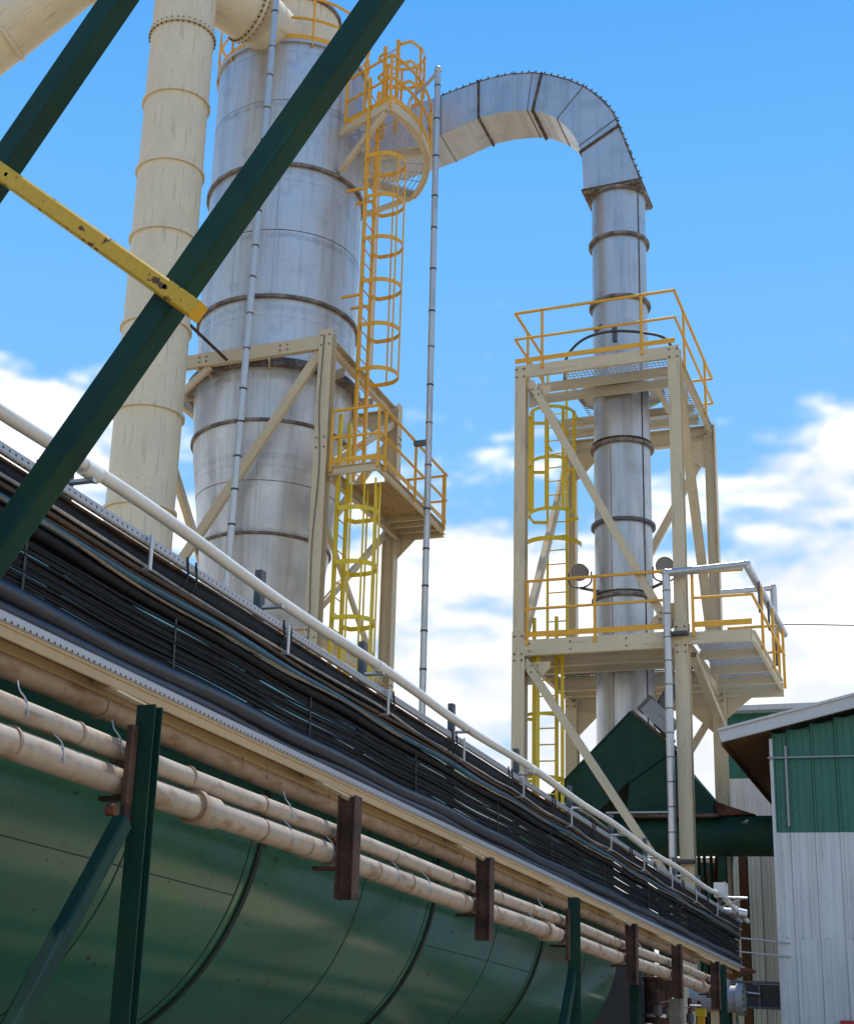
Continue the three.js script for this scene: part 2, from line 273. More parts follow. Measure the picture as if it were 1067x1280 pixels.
// fixed ladder; f = unit outward direction the cage bulges to
function ladder(t, c, f, y0, y1, m, o = {}) {
  const { w = 0.45, cage = null, step = 0.3, rail = 0.065, rungs = [y0 + 0.2, y1 - 0.1], hoopH = 0.055, bars = 5, rc = 0.38, deep = 0.70, stubs = [], sd = 0.5 } = o;
  const s = V(-f.z, 0, f.x);
  for (const k of [-1, 1]) { const p = c.clone().addScaledVector(s, k * w / 2); part(t, 'side_rail', beam(p.clone().setY(y0), p.clone().setY(y1), rail, 0.06, 'box', f.clone().lerp(s, 0).normalize()), m); }
  for (let y = rungs[0]; y <= rungs[1]; y += step) part(t, 'rung', pipe(c.clone().addScaledVector(s, -w / 2).setY(y), c.clone().addScaledVector(s, w / 2).setY(y), 0.014, 6), m);
  for (const y of stubs) for (const k of [-1, 1]) { const p = c.clone().addScaledVector(s, k * w / 2).setY(y); part(t, 'stand_off', beam(p, p.clone().addScaledVector(f, -sd), 0.05, 0.05), m); }
  if (cage) {
    const pt = (a) => { const x = Math.cos(a) * rc, d = (deep - rc) + Math.sin(a) * rc; return [x, d]; };
    const loop = [[-w / 2, 0.02], [-rc, 0.10]]; for (let k = 12; k >= 0; k--) loop.push(pt(Math.PI * k / 12)); loop.push([rc, 0.10], [w / 2, 0.02]);
    const W2 = ([x, d]) => { const p = c.clone().addScaledVector(s, x).addScaledVector(f, d); return [p.x, p.z]; };
    const n = Math.max(1, Math.round((cage[1] - cage[0]) / (cage[2] ?? 1.3)));
    for (let k = 0; k <= n; k++) part(t, 'cage_hoop', flatBar(loop.map(W2), cage[0] + (cage[1] - cage[0]) * k / n, hoopH, 0.012), m);
    for (let k = 0; k < bars; k++) { const a = Math.PI * (0.02 + 0.96 * k / (bars - 1)), [x, z] = W2(pt(a)); part(t, 'cage_bar', beam(V(x, cage[0] - 0.03, z), V(x, (o.barTop ?? cage[1]) + 0.03, z), 0.065, 0.016, 'box', f), m); }
  }
}
function gratingGeo(x0, x1, z0, z1, y, sx = 0.06, sz = 0.25, h = 0.03) {
  const a = []; const B = (cx, cz, w, d) => { const g = new THREE.BoxGeometry(w, h, d); g.translate(cx, y, cz); a.push(uvMetres(g.toNonIndexed())); };
  for (let x = x0 + sx / 2; x < x1; x += sx) B(x, (z0 + z1) / 2, 0.006, z1 - z0);
  for (let z = z0 + sz / 2; z < z1; z += sz) B((x0 + x1) / 2, z, x1 - x0, 0.007);
  return mergeGeometries(a);
}

// ================================================================= GROUND
{ const g = new THREE.PlaneGeometry(1600, 1600); g.rotateX(-Math.PI / 2); scaleUV(g, 1600, 1600, 0, 0); structure('ground', g, M.ground); }
// ================================================================= BIG CYCLONE
const CX = -12.73, CZ = -25.85, CR = 1.63;
const pol = (r, deg, y) => V(CX + r * Math.cos(deg * RAD), y, CZ + r * Math.sin(deg * RAD));      // 0 deg = +x, positive towards +z
const arc = (r, d0, d1, n) => Array.from({ length: n + 1 }, (_, k) => { const p = pol(r, d0 + (d1 - d0) * k / n, 0); return [p.x, p.z]; });
{
  const t = thing('cyclone_separator', 'tall stainless steel cyclone with banded shell, tapering cone and cream top drum', 'cyclone');
  const ys = [[CR, 21.92], [CR, 18.9], [CR + 0.012, 17.38], [CR, 15.88], [CR, 14.45], [1.575, 13.24], [1.30, 11.02], [1.02, 8.9], [0.35, 4.3]];
  for (let k = 0; k < ys.length - 1; k++) {
    const [r1, y1] = ys[k], [, y0] = ys[k + 1], r0 = k < 4 ? r1 : ys[k + 1][0];
    part(t, k < 4 ? 'shell_section' : 'cone_section', revolve([[r0, y0], [r1, y1]], CX, CZ, 96), M.steel);
    const seams = k < 4 ? [38 + k * 31, 96 + k * 23, 160] : [70 + k * 17, 118 - k * 9];
    for (const d of seams) part(t, 'weld_seam', beam(pol(r0 + 0.001, d, y0 + 0.02), pol(r1 + 0.001, d, y1 - 0.02), 0.016, 0.006, 'box', V(Math.cos(d * RAD), 0, Math.sin(d * RAD))), M.steelDuct);
  }
  for (const [y, r, h, w] of [[18.9, CR, 0.07, 0.07], [17.38, CR + 0.012, 0.02, 0.005], [15.88, CR, 0.07, 0.07], [13.24, 1.575, 0.06, 0.05], [11.02, 1.30, 0.05, 0.05], [12.05, 1.43, 0.012, 0.006], [20.45, CR, 0.012, 0.006]]) part(t, 'ring_flange', hoopRing(r - 0.004, y, h, w, CX, CZ, 96), h > 0.03 ? M.flange : M.steelEdge);
  part(t, 'support_ring', hoopRing(CR - 0.01, 14.42, 0.16, 0.16, CX, CZ, 96), M.flange);
  for (let k = 0; k < 8; k++) { const d = 22.5 + k * 45; part(t, 'support_lug', beam(pol(CR, d, 14.38), pol(CR + 0.42, d, 14.38), 0.03, 0.2), M.cream); }
  part(t, 'top_plate', revolve([[0.01, 21.92], [CR + 0.06, 21.92], [CR + 0.06, 21.86], [CR - 0.02, 21.86]], CX, CZ, 96), M.galv);
  part(t, 'top_drum', revolve([[0.95, 21.92], [0.95, 23.55]], CX, CZ, 64), M.creamDuct, 'cream painted round outlet on the roof');
  part(t, 'top_drum_rim', hoopRing(0.94, 23.55, 0.06, 0.07, CX, CZ, 64), M.flange);
  part(t, 'top_drum_lid', revolve([[0.01, 23.56], [0.95, 23.56]], CX, CZ, 64), M.creamDuct);
  // rim guard rail
  for (const [y, h] of [[22.0, 0.12], [22.47, 0.045], [23.0, 0.05]]) part(t, h > 0.1 ? 'toe_board' : 'guard_rail', flatBar(arc(CR + 0.03, 18, 352, 90), y, h, h > 0.1 ? 0.012 : 0.04), M.orange);
  for (let d = 18; d < 353; d += 33.4) { const p = pol(CR + 0.03, d, 0); part(t, 'guard_post', beam(V(p.x, 21.8, p.z), V(p.x, 23.0, p.z), 0.045, 0.045), M.orange); }
  part(t, 'discharge_box', box(CX, 3.9, CZ, 0.9, 0.9, 0.9), M.green);
}
// ---- its support frame
const FX0 = -14.75, FX1 = -10.74, FZ0 = -24.0, FZ1 = -27.62;
{
  const t = thing('cyclone_support_frame', 'cream steel frame of columns, beams and braces around the large cyclone', 'steel frame');
  for (const x of [FX0, FX1]) for (const z of [FZ0, FZ1]) {
    const l = part(t, 'column', beam(V(x, 0, z), V(x, 14.72, z), 0.26, 0.24, x === FX1 && z === FZ0 ? 'H' : 'HW', V(0, 0, 1)), M.cream);
    part(l, 'base_plate', box(x, 0.02, z, 0.45, 0.04, 0.45), M.cream);
  }
  const B = (a, b, w, h, s = 'C', up) => part(t, 'beam', beam(a, b, w, h, s, up), M.cream);
  B(V(FX0 + 0.13, 14.49, FZ0 + 0.02), V(FX1 - 0.13, 14.49, FZ0 + 0.02), 0.12, 0.27, 'C');
  B(V(FX0 + 0.13, 14.49, FZ1), V(FX1 - 0.13, 14.49, FZ1), 0.12, 0.27, 'C2');
  B(V(FX1 + 0.02, 14.49, FZ1 + 0.12), V(FX1 + 0.02, 14.49, FZ0 - 0.12), 0.12, 0.25, 'C');
  B(V(FX0, 14.49, FZ1 + 0.12), V(FX0, 14.49, FZ0 - 0.12), 0.12, 0.27, 'C2');
  for (const y of [8.75]) { B(V(FX0 + 0.13, y, FZ0), V(FX1 - 0.13, y, FZ0), 0.12, 0.22, 'H'); B(V(FX1, y, FZ1 + 0.12), V(FX1, y, FZ0 - 0.12), 0.12, 0.22, 'H'); B(V(FX0, y, FZ1 + 0.12), V(FX0, y, FZ0 - 0.12), 0.12, 0.22, 'H'); B(V(FX0 + 0.13, y, FZ1), V(FX1 - 0.13, y, FZ1), 0.12, 0.22, 'H'); }
  const D = (a, b, w = 0.16, h = 0.16, s = 'box', up) => part(t, 'brace', beam(a, b, w, h, s, up), M.cream);
  D(V(FX1 - 0.16, 14.32, FZ0 - 0.03), V(FX0 + 0.1, 8.75, FZ0 - 0.03), 0.1, 0.19, 'box');
  D(V(FX1, 14.25, FZ1 + 0.1), V(FX1, 11.95, FZ0 - 0.1), 0.10, 0.14);
  D(V(FX1, 11.9, FZ1 + 0.1), V(FX1, 9.2, FZ0 - 0.1), 0.09, 0.13);
  D(V(FX1 - 0.06, 11.2, FZ0 - 0.1), V(FX1 - 0.06, 8.7, FZ1 + 0.1), 0.07, 0.13);
  D(V(FX0, 14.35, FZ0 - 0.1), V(FX0, 10.9, FZ1 + 0.1), 0.12, 0.2);
  D(V(FX0 + 0.1, 8.9, FZ1), V(FX1 - 0.1, 13.9, FZ1), 0.1, 0.16);
  D(V(-13.25, 14.36, FZ0 - 0.02), V(FX0 + 0.1, 13.2, FZ0 - 0.02), 0.08, 0.14);
  for (const [x, s] of [[FX1 - 0.3, -1], [FX0 + 0.3, 1]]) part(t, 'gusset', plate([[0, 0], [s * 0.55, 0], [0, -0.55]], 0.012).translate(x - s * 0.15, 14.36, FZ1 + 0.06), M.cream);
  const bl = [];
  for (const x of [-11.7, -11.55, -13.45, -13.3]) for (const y of [14.44, 14.54]) bl.push([V(x, y, FZ0 + 0.08), V(0, 0, 1)]);
  for (const z of [-24.85, -25.0, -26.35, -26.5]) for (const y of [14.44, 14.54]) bl.push([V(FX1 + 0.08, y, z), V(1, 0, 0)]);
  for (const y of [14.6, 14.4, 12.5, 12.3, 8.8, 8.65]) bl.push([V(FX1 - 0.08, y, FZ0 + 0.12), V(0, 0, 1)], [V(FX1 + 0.08, y, FZ0 + 0.12), V(0, 0, 1)]);
  for (const y of [13.95, 13.8, 8.95, 8.8, 8.65]) bl.push([V(FX1 + 0.13, y, FZ1 - 0.05), V(1, 0, 0)], [V(FX1 + 0.13, y, FZ1 + 0.06), V(1, 0, 0)]);
  boltsOn(t, bl);
  part(t, 'instrument_cable', tube([V(FX1 - 0.02, 14.6, FZ0 + 0.135), V(FX1 - 0.05, 13.2, FZ0 + 0.145), V(FX1 + 0.01, 11.9, FZ0 + 0.14), V(FX1 - 0.05, 10.4, FZ0 + 0.145), V(FX1 - 0.03, 9.0, FZ0 + 0.14), V(FX1 - 0.05, 7.0, FZ0 + 0.14)], 0.009, 40, 5), M.band);
}
// ---- mid platform on the frame
{
  const t = thing('access_platform', 'cream platform with plywood underside and orange railing beside the cyclone frame', 'platform');
  const x0 = -10.60, x1 = -9.62, z0 = -24.0, z1 = -27.72, y = 11.94;
  part(t, 'edge_beam', beam(V(x0, y - 0.09, z0), V(x1, y - 0.09, z0), 0.06, 0.17, 'C2'), M.cream);
  part(t, 'edge_beam', beam(V(x1, y - 0.09, z1), V(x1, y - 0.09, z0 - 0.035), 0.06, 0.17, 'C'), M.cream);
  part(t, 'edge_beam', beam(V(x0, y - 0.1, z1), V(x1, y - 0.1, z1), 0.08, 0.24, 'C'), M.cream);
  part(t, 'edge_beam', beam(V(x0 + 0.03, y - 0.13, z1 + 0.06), V(x0 + 0.03, y - 0.13, z0 - 0.06), 0.1, 0.24, 'H'), M.cream);
  for (let k = 0; k < 4; k++) { const za = z0 - 0.95 - k * 0.68, zb = za - 0.66; part(t, 'deck_board', box((x0 + x1) / 2 + 0.03, y - 0.035, (za + zb) / 2, x1 - x0 - 0.12, 0.03, 0.655), M.ply); }
  for (const z of [-26.8, -27.15, -27.5]) part(t, 'joist', beam(V(x0 + 0.09, y - 0.10, z), V(x1 - 0.04, y - 0.10, z), 0.05, 0.1, 'C'), M.cream);
  railing(t, [V(x0 + 0.03, y, z0 + 0.03), V(x1 + 0.04, y, z0 + 0.03)], M.orange, { posts: [0.02, 0.96], h: 1.1 });
  railing(t, [V(x1 + 0.04, y, z0), V(x1 + 0.04, y, z1 + 0.02)], M.orange, { posts: [0.06, 0.5, 0.97], h: 1.1 });
  railing(t, [V(x1, y, z1 + 0.02), V(x0 + 0.1, y, z1 + 0.02)], M.orange, { posts: [0.03, 0.9], h: 1.1, toe: 0 });
  part(t, 'haunch', plate([[0, 0], [0.42, 0], [0, -0.42]], 0.015).rotateY(0).translate(FX1 + 0.14, y - 0.22, z1 + 0.06), M.cream);
}
// ---- ladders of the cyclone
{
  const t = thing('caged_ladder', 'orange caged ladder climbing the cyclone from plywood platform to curved landing', 'ladder');
  ladder(t, V(-10.46, 0, -25.10), V(1, 0, 0), 11.95, 20.9, M.orange, { w: 0.5, cage: [14.2, 18.95, 0.95], deep: 0.72, rc: 0.4, rail: 0.10, stubs: [12.9, 15.9, 18.3], sd: 0.42, bars: 4, hoopH: 0.085 });
}
{
  const t = thing('caged_ladder', 'yellow caged ladder hanging below the plywood platform of the cyclone', 'ladder');
  ladder(t, V(-10.48, 0, -24.43), V(1, 0, 0), 6.6, 13.05, M.yellow, { w: 0.45, cage: [8.0, 11.12, 1.04], deep: 0.72, rc: 0.4, rail: 0.10, rungs: [6.8, 11.9], stubs: [8.9], sd: 0.25, bars: 6, barTop: 11.72, hoopH: 0.085 });
}
// ---- curved upper landing
{
  const t = thing('curved_landing', 'cream bracketed landing with curved orange railing high on the cyclone', 'platform');
  const y = 20.1, A = 23, Bq = -46, RO = 3.05;
  part(t, 'edge_channel', flatBar(arc(RO, A, Bq, 24), y - 0.09, 0.2, 0.03), M.cream);
  part(t, 'edge_channel', flatBar(arc(RO - 0.07, A, Bq, 24), y - 0.17, 0.014, 0.13), M.cream);
  for (const d of [A, -12, Bq]) {
    part(t, 'bracket_arm', beam(pol(CR, d, y - 0.1), pol(RO - 0.02, d, y - 0.1), 0.09, 0.17, 'C'), M.cream);
    if (d !== -12) part(t, 'knee_brace', beam(pol(CR + 0.02, d, y - 1.05), pol(RO - 0.12, d, y - 0.2), 0.09, 0.13), M.cream);
  }
  const g = []; for (let r = 1.72; r < 3.02; r += 0.10) g.push(flatBar(arc(r, A - 1, Bq + 1, 18), y + 0.0, 0.022, 0.006)); for (let d = A - 5; d > Bq; d -= 7) g.push(beam(pol(1.66, d, y + 0.004), pol(3.02, d, y + 0.004), 0.008, 0.022));
  part(t, 'grating', merge(g), M.galv, null, 'stuff');
  for (const [yy, h] of [[0.1, 0.12], [0.58, 0.05], [1.12, 0.055]]) {
    part(t, h > 0.1 ? 'toe_board' : 'curved_rail', flatBar(arc(RO + 0.01, A, -34, 24), y + yy, h, h > 0.1 ? 0.014 : 0.042), M.orange);
    const a = pol(CR + 0.12, A, y + yy), b = pol(RO, A, y + yy); part(t, h > 0.1 ? 'toe_board' : 'straight_rail', beam(a, b, h > 0.1 ? 0.014 : 0.045, h), M.orange);
  }
  for (const r of [CR + 0.12, 2.3, RO]) part(t, 'post', beam(pol(r, A, y - 0.15), pol(r, A, y + 1.12), 0.06, 0.05), M.orange);
  for (const d of [1, -18, -34]) part(t, 'post', beam(pol(RO + 0.01, d, y - 0.15), pol(RO + 0.01, d, y + 1.12), 0.05, 0.05), M.orange);
}
{
  const t = thing('caged_ladder', 'short orange caged ladder rising from the curved landing to the cyclone rim', 'ladder');
  ladder(t, V(-10.39, 0, -25.79), V(0.33, 0, -0.944), 20.1, 22.4, M.orange, { w: 0.36, cage: [21.3, 22.3, 0.5], deep: 0.85, rc: 0.46, rail: 0.08, bars: 5, hoopH: 0.08, rungs: [20.4, 22.3] });
}
// ---- cream stack beside it, with branch to the cyclone roof
{
  const t = thing('cream_stack', 'thick cream round duct with ring flanges standing left of the cyclone', 'duct');
  const X = -13.34, Z = -22.0, R = 0.62, fy = [24.6, 20.60, 19.03, 17.50, 16.04, 14.19, 12.45, 10.60, 8.8, 7.0];
  for (let k = 0; k < fy.length - 1; k++) part(t, 'duct_section', revolve([[R + 0.004 * (k % 2), fy[k + 1]], [R + 0.004 * (k % 2), fy[k]]], X, Z, 56), M.creamDuct);
  for (let k = 1; k < fy.length - 1; k++) {
    const f = part(t, 'ring_flange', hoopRing(R - 0.005, fy[k], 0.055, 0.055, X, Z, 56), k === 1 ? M.cream : M.creamDuct);
    if (k === 1) part(f, 'flange_bolts', merge(Array.from({ length: 36 }, (_, i) => { const a = i / 36 * 2 * Math.PI; return pipe(V(X + 0.655 * Math.cos(a), fy[k] - 0.06, Z + 0.655 * Math.sin(a)), V(X + 0.655 * Math.cos(a), fy[k] + 0.06, Z + 0.655 * Math.sin(a)), 0.015, 6); })), M.steelEdge, null, 'stuff');
  }
  part(t, 'duct_section', revolve([[R, 0.3], [R, 7.0]], X, Z, 40), M.creamDuct);
  part(t, 'base_ring', hoopRing(R - 0.2, 0.16, 0.32, 0.3, X, Z, 40), M.concrete);
  // branch
  const a = V(X, 22.15, Z), b = V(-12.62, 22.05, -23.35), c = V(-12.68, 22.65, -25.1), dir = b.clone().sub(a).normalize();
  part(t, 'branch_duct', pipe(a, b, 0.63, 48), M.creamDuct);
  const fl = part(t, 'branch_flange', pipe(b.clone().addScaledVector(dir, -0.03), b.clone().addScaledVector(dir, 0.03), 0.69, 48), M.cream);
  { const s = V(-dir.z, 0, dir.x).normalize(), u = new THREE.Vector3().crossVectors(s, dir), L = []; for (let i = 0; i < 34; i++) { const q = i / 34 * 2 * Math.PI, p = b.clone().addScaledVector(s, 0.665 * Math.cos(q)).addScaledVector(u, 0.665 * Math.sin(q)); L.push(pipe(p.clone().addScaledVector(dir, -0.07), p.clone().addScaledVector(dir, 0.07), 0.02, 6)); } part(fl, 'flange_bolts', merge(L), M.steelEdge, null, 'stuff'); }
  part(t, 'branch_cone', pipe(b.clone().addScaledVector(dir, 0.02), c, 0.62, 48, 0.5), M.creamDuct);
  part(t, 'stay_rod', pipe(V(-13.72, 15.3, -22.55), V(-12.8, 14.36, -23.86), 0.032, 8), M.brown);
}
// ---- cream overhead duct at the corner of the view
{
  const t = thing('overhead_duct', 'dirty cream round duct slanting overhead beside the stack', 'duct');
  const a = V(-20.5, 18.4, -20.6), b = V(-13.9, 23.6, -21.6);
  part(t, 'duct_section', pipe(a, b, 0.62, 40), M.creamDuct);
  for (const f of [0.3, 0.52, 0.74]) { const p = a.clone().lerp(b, f), d = b.clone().sub(a).normalize(); part(t, 'ring_flange', pipe(p.clone().addScaledVector(d, -0.03), p.clone().addScaledVector(d, 0.03), 0.68, 40), M.creamDuct); }
}
// ---- galvanised conduits
{
  const mk = (label, a, b, r, step) => {
    const t = thing('conduit_pipe', label, 'pipe'); part(t, 'tube', pipe(a, b, r, 14), M.galv);
    const d = b.clone().sub(a), L = d.length(); d.normalize();
    for (let s = step; s < L; s += step * rr(0.85, 1.15)) part(t, 'joint_band', pipe(a.clone().addScaledVector(d, s), a.clone().addScaledVector(d, s + 0.035), r + 0.007, 14), rnd() < 0.5 ? M.band : M.flange);
    return t;
  };
  mk('thin galvanised pipe running up in front of the cyclone shell', V(-11.86, 6.0, -22.6), V(-11.58, 24.5, -22.6), 0.066, 0.72);
  const t = mk('tall galvanised pipe clamped to the corner of the platform railing', V(-9.2, 0, -25.6), V(-9.26, 21.3, -25.6), 0.062, 0.85);
  part(t, 'clamp', box(-9.36, 12.9, -25.6, 0.34, 0.1, 0.09), M.darkGrey);
  part(t, 'cap', new THREE.SphereGeometry(0.085, 14, 8).translate(-9.26, 21.32, -25.6), M.galv);
  part(t, 'side_arm', tube([V(-9.26, 21.28, -25.6), V(-9.6, 21.1, -25.75), V(-9.95, 20.98, -25.9), V(-10.0, 20.6, -25.95), V(-10.0, 20.3, -25.95)], 0.04, 24, 8), M.galv);
}
// ================================================================= ARCHED DUCT + TOWER DUCT
{
  const t = thing('arched_duct', 'rectangular stainless duct arching from the cyclone over to the tower', 'duct');
  const zn = -27.45, zf = -28.55;
  // [outer x,y, inner x,y, z shift, joint kind]
  const S = [[-11.9, 21.42, -11.7, 20.25, 0.75, 0], [-10.9, 21.75, -10.8, 20.62, 0.30, 0], [-9.845, 22.03, -9.82, 21.02, 0, 1], [-8.973, 22.19, -8.958, 21.28, 0, 2], [-8.60, 22.215, -8.50, 21.30, 0, 0], [-8.22, 22.20, -8.108, 21.26, 0, 0], [-7.76, 22.12, -7.87, 21.215, 0, 1], [-7.56, 22.05, -7.748, 21.176, 0, 2], [-7.27, 21.91, -7.58, 21.10, 0, 0], [-6.98, 21.75, -7.40, 20.99, 0, 0], [-6.66, 21.51, -7.215, 20.851, 0, 1], [-6.45, 21.30, -7.07, 20.68, 0, 0], [-6.25, 21.06, -6.93, 20.49, 0, 0], [-6.065, 20.763, -6.81, 20.26, 0, 0], [-5.98, 20.55, -6.74, 20.08, 0, 1], [-5.926, 20.37, -6.70, 19.93, 0, 2], [-5.72, 19.70, -6.67, 19.45, 0, 0], [-5.503, 19.0, -6.655, 18.98, 0, 2]];
  const ends = [0, 3, 7, 10, 15, 17];
  const quad = (P, a, b, c, d) => P.push(a, b, c, a, c, d);
  const at = (s, o, far) => V(s[o ? 0 : 2], s[o ? 1 : 3], (far ? zf : zn) + s[4]);
  for (let e = 0; e < ends.length - 1; e++) {
    const P = [];
    for (let i = ends[e]; i < ends[e + 1]; i++) { const a = S[i], b = S[i + 1];
      quad(P, at(a, 0, 0), at(b, 0, 0), at(b, 1, 0), at(a, 1, 0)); quad(P, at(b, 0, 1), at(a, 0, 1), at(a, 1, 1), at(b, 1, 1));
      quad(P, at(a, 1, 0), at(b, 1, 0), at(b, 1, 1), at(a, 1, 1)); quad(P, at(b, 0, 0), at(a, 0, 0), at(a, 0, 1), at(b, 0, 1)); }
    const g = new THREE.BufferGeometry().setFromPoints(P); g.computeVertexNormals(); part(t, 'duct_panel', uvMetres(g), M.steelDuct);
  }
  S.forEach((s) => { if (!s[5]) return; const w = s[5] === 2 ? 0.045 : 0.014, th = s[5] === 2 ? 0.045 : 0.012, c = [];
    const n = at(s, 1, 0).sub(at(s, 0, 0)).normalize(), dd = V(n.y, -n.x, 0), off = (p, k, z) => p.addScaledVector(n, k * w / 2).add(V(0, 0, z * w / 2));
    const A = off(at(s, 0, 0), -1, 1), B = off(at(s, 1, 0), 1, 1), Cc = off(at(s, 1, 1), 1, -1), Dd = off(at(s, 0, 1), -1, -1);
    for (const [p, q] of [[A, B], [B, Cc], [Cc, Dd], [Dd, A]]) c.push(beam(p, q, s[5] === 2 ? w : 0.012, th, 'box', dd));
    part(t, s[5] === 2 ? 'joint_flange' : 'lap_seam', merge(c), M.steelEdge); });
  // bolted lip along the outer edge
  const lip = [], bl = [];
  for (let i = 2; i < S.length - 1; i++) { const p = at(S[i], 1, 0), q = at(S[i + 1], 1, 0), n = V(-(q.y - p.y), q.x - p.x, 0).normalize(); lip.push(beam(p.clone().addScaledVector(n, 0.02).add(V(0, 0, -0.01)), q.clone().addScaledVector(n, 0.02).add(V(0, 0, -0.01)), 0.012, 0.05, 'box', n)); const L = p.distanceTo(q); for (let s = 0.06; s < L; s += 0.16) { const c = p.clone().lerp(q, s / L).addScaledVector(n, 0.03); bl.push(pipe(c, c.clone().addScaledVector(n, 0.045), 0.016, 6)); } }
  part(t, 'edge_lip', merge(lip), M.flange); part(t, 'edge_bolts', merge(bl), M.steelEdge, null, 'stuff');
}
const DX = -6.06, DZ = -28.0, DR = 0.545;
{
  const t = thing('round_duct', 'vertical stainless round duct with dark ring flanges inside the cream tower', 'duct');
  const fy = [19.0, 17.85, 16.43, 13.30, 11.68, 10.18, 7.0];
  for (let k = 0; k < fy.length - 1; k++) part(t, 'duct_section', revolve([[DR, fy[k + 1]], [DR, fy[k]]], DX, DZ, 56), M.steelDuct);
  part(t, 'transition_cap', box(DX - 0.02, 18.97, DZ, 1.2, 0.05, 1.16), M.flange);
  for (let k = 0; k < fy.length - 1; k++) part(t, 'ring_flange', hoopRing(DR - 0.005, fy[k] - (k ? 0 : 0.07), 0.06, 0.075, DX, DZ, 56), k === 4 ? M.darkGrey : M.flange);
  for (const [k, y] of [[3, 13.38], [5, 10.26]]) part(t, 'ring_flange', hoopRing(DR - 0.005, y, 0.02, 0.05, DX, DZ, 56), M.steelEdge);
  part(t, 'weld_seam', merge([beam(V(DX + DR * 0.86, 7.1, DZ + DR * 0.53), V(DX + DR * 0.86, 18.9, DZ + DR * 0.53), 0.022, 0.012, 'box', V(0.86, 0, 0.53)), beam(V(DX - DR * 0.2, 7.1, DZ + DR * 0.98), V(DX - DR * 0.2, 13.2, DZ + DR * 0.98), 0.012, 0.006)]), M.steelEdge);
}
for (const [x, lab, s] of [[-6.78, 'grey round floodlight on the left side of the tower duct', -1], [-5.18, 'grey round floodlight on the right side of the tower duct', 1]]) {
  const t = thing('floodlight', lab, 'floodlight', 'floodlights on the tower duct'); const y = 10.66, z = -27.45;
  const prof = [[0.01, 0.2], [0.08, 0.19], [0.13, 0.13], [0.155, 0.04], [0.165, 0], [0.17, -0.02], [0.165, -0.03]].map(([r, q]) => new THREE.Vector2(r, q));
  const tilt = new THREE.Quaternion().setFromUnitVectors(V(0, 1, 0), V(-s * 0.2, 0.25, -0.95).normalize());
  part(t, 'housing', new THREE.LatheGeometry(prof, 24).applyQuaternion(tilt).translate(x, y, z), M.darkGrey);
  part(t, 'lens', new THREE.CylinderGeometry(0.157, 0.157, 0.012, 24).applyQuaternion(tilt).translate(x, y - 0.01, z + 0.035), M.lens);
  part(t, 'yoke', tube([V(x - 0.22, y, z), V(x - 0.2, y - 0.22, z - 0.02), V(x, y - 0.3, z - 0.04), V(x + 0.2, y - 0.22, z - 0.02), V(x + 0.22, y, z)], 0.016, 24, 6), M.band);
  part(t, 'arm', beam(V(x, y - 0.3, z - 0.04), V(x - s * 0.42, y - 0.34, z - 0.35), 0.05, 0.05), M.flange);
}
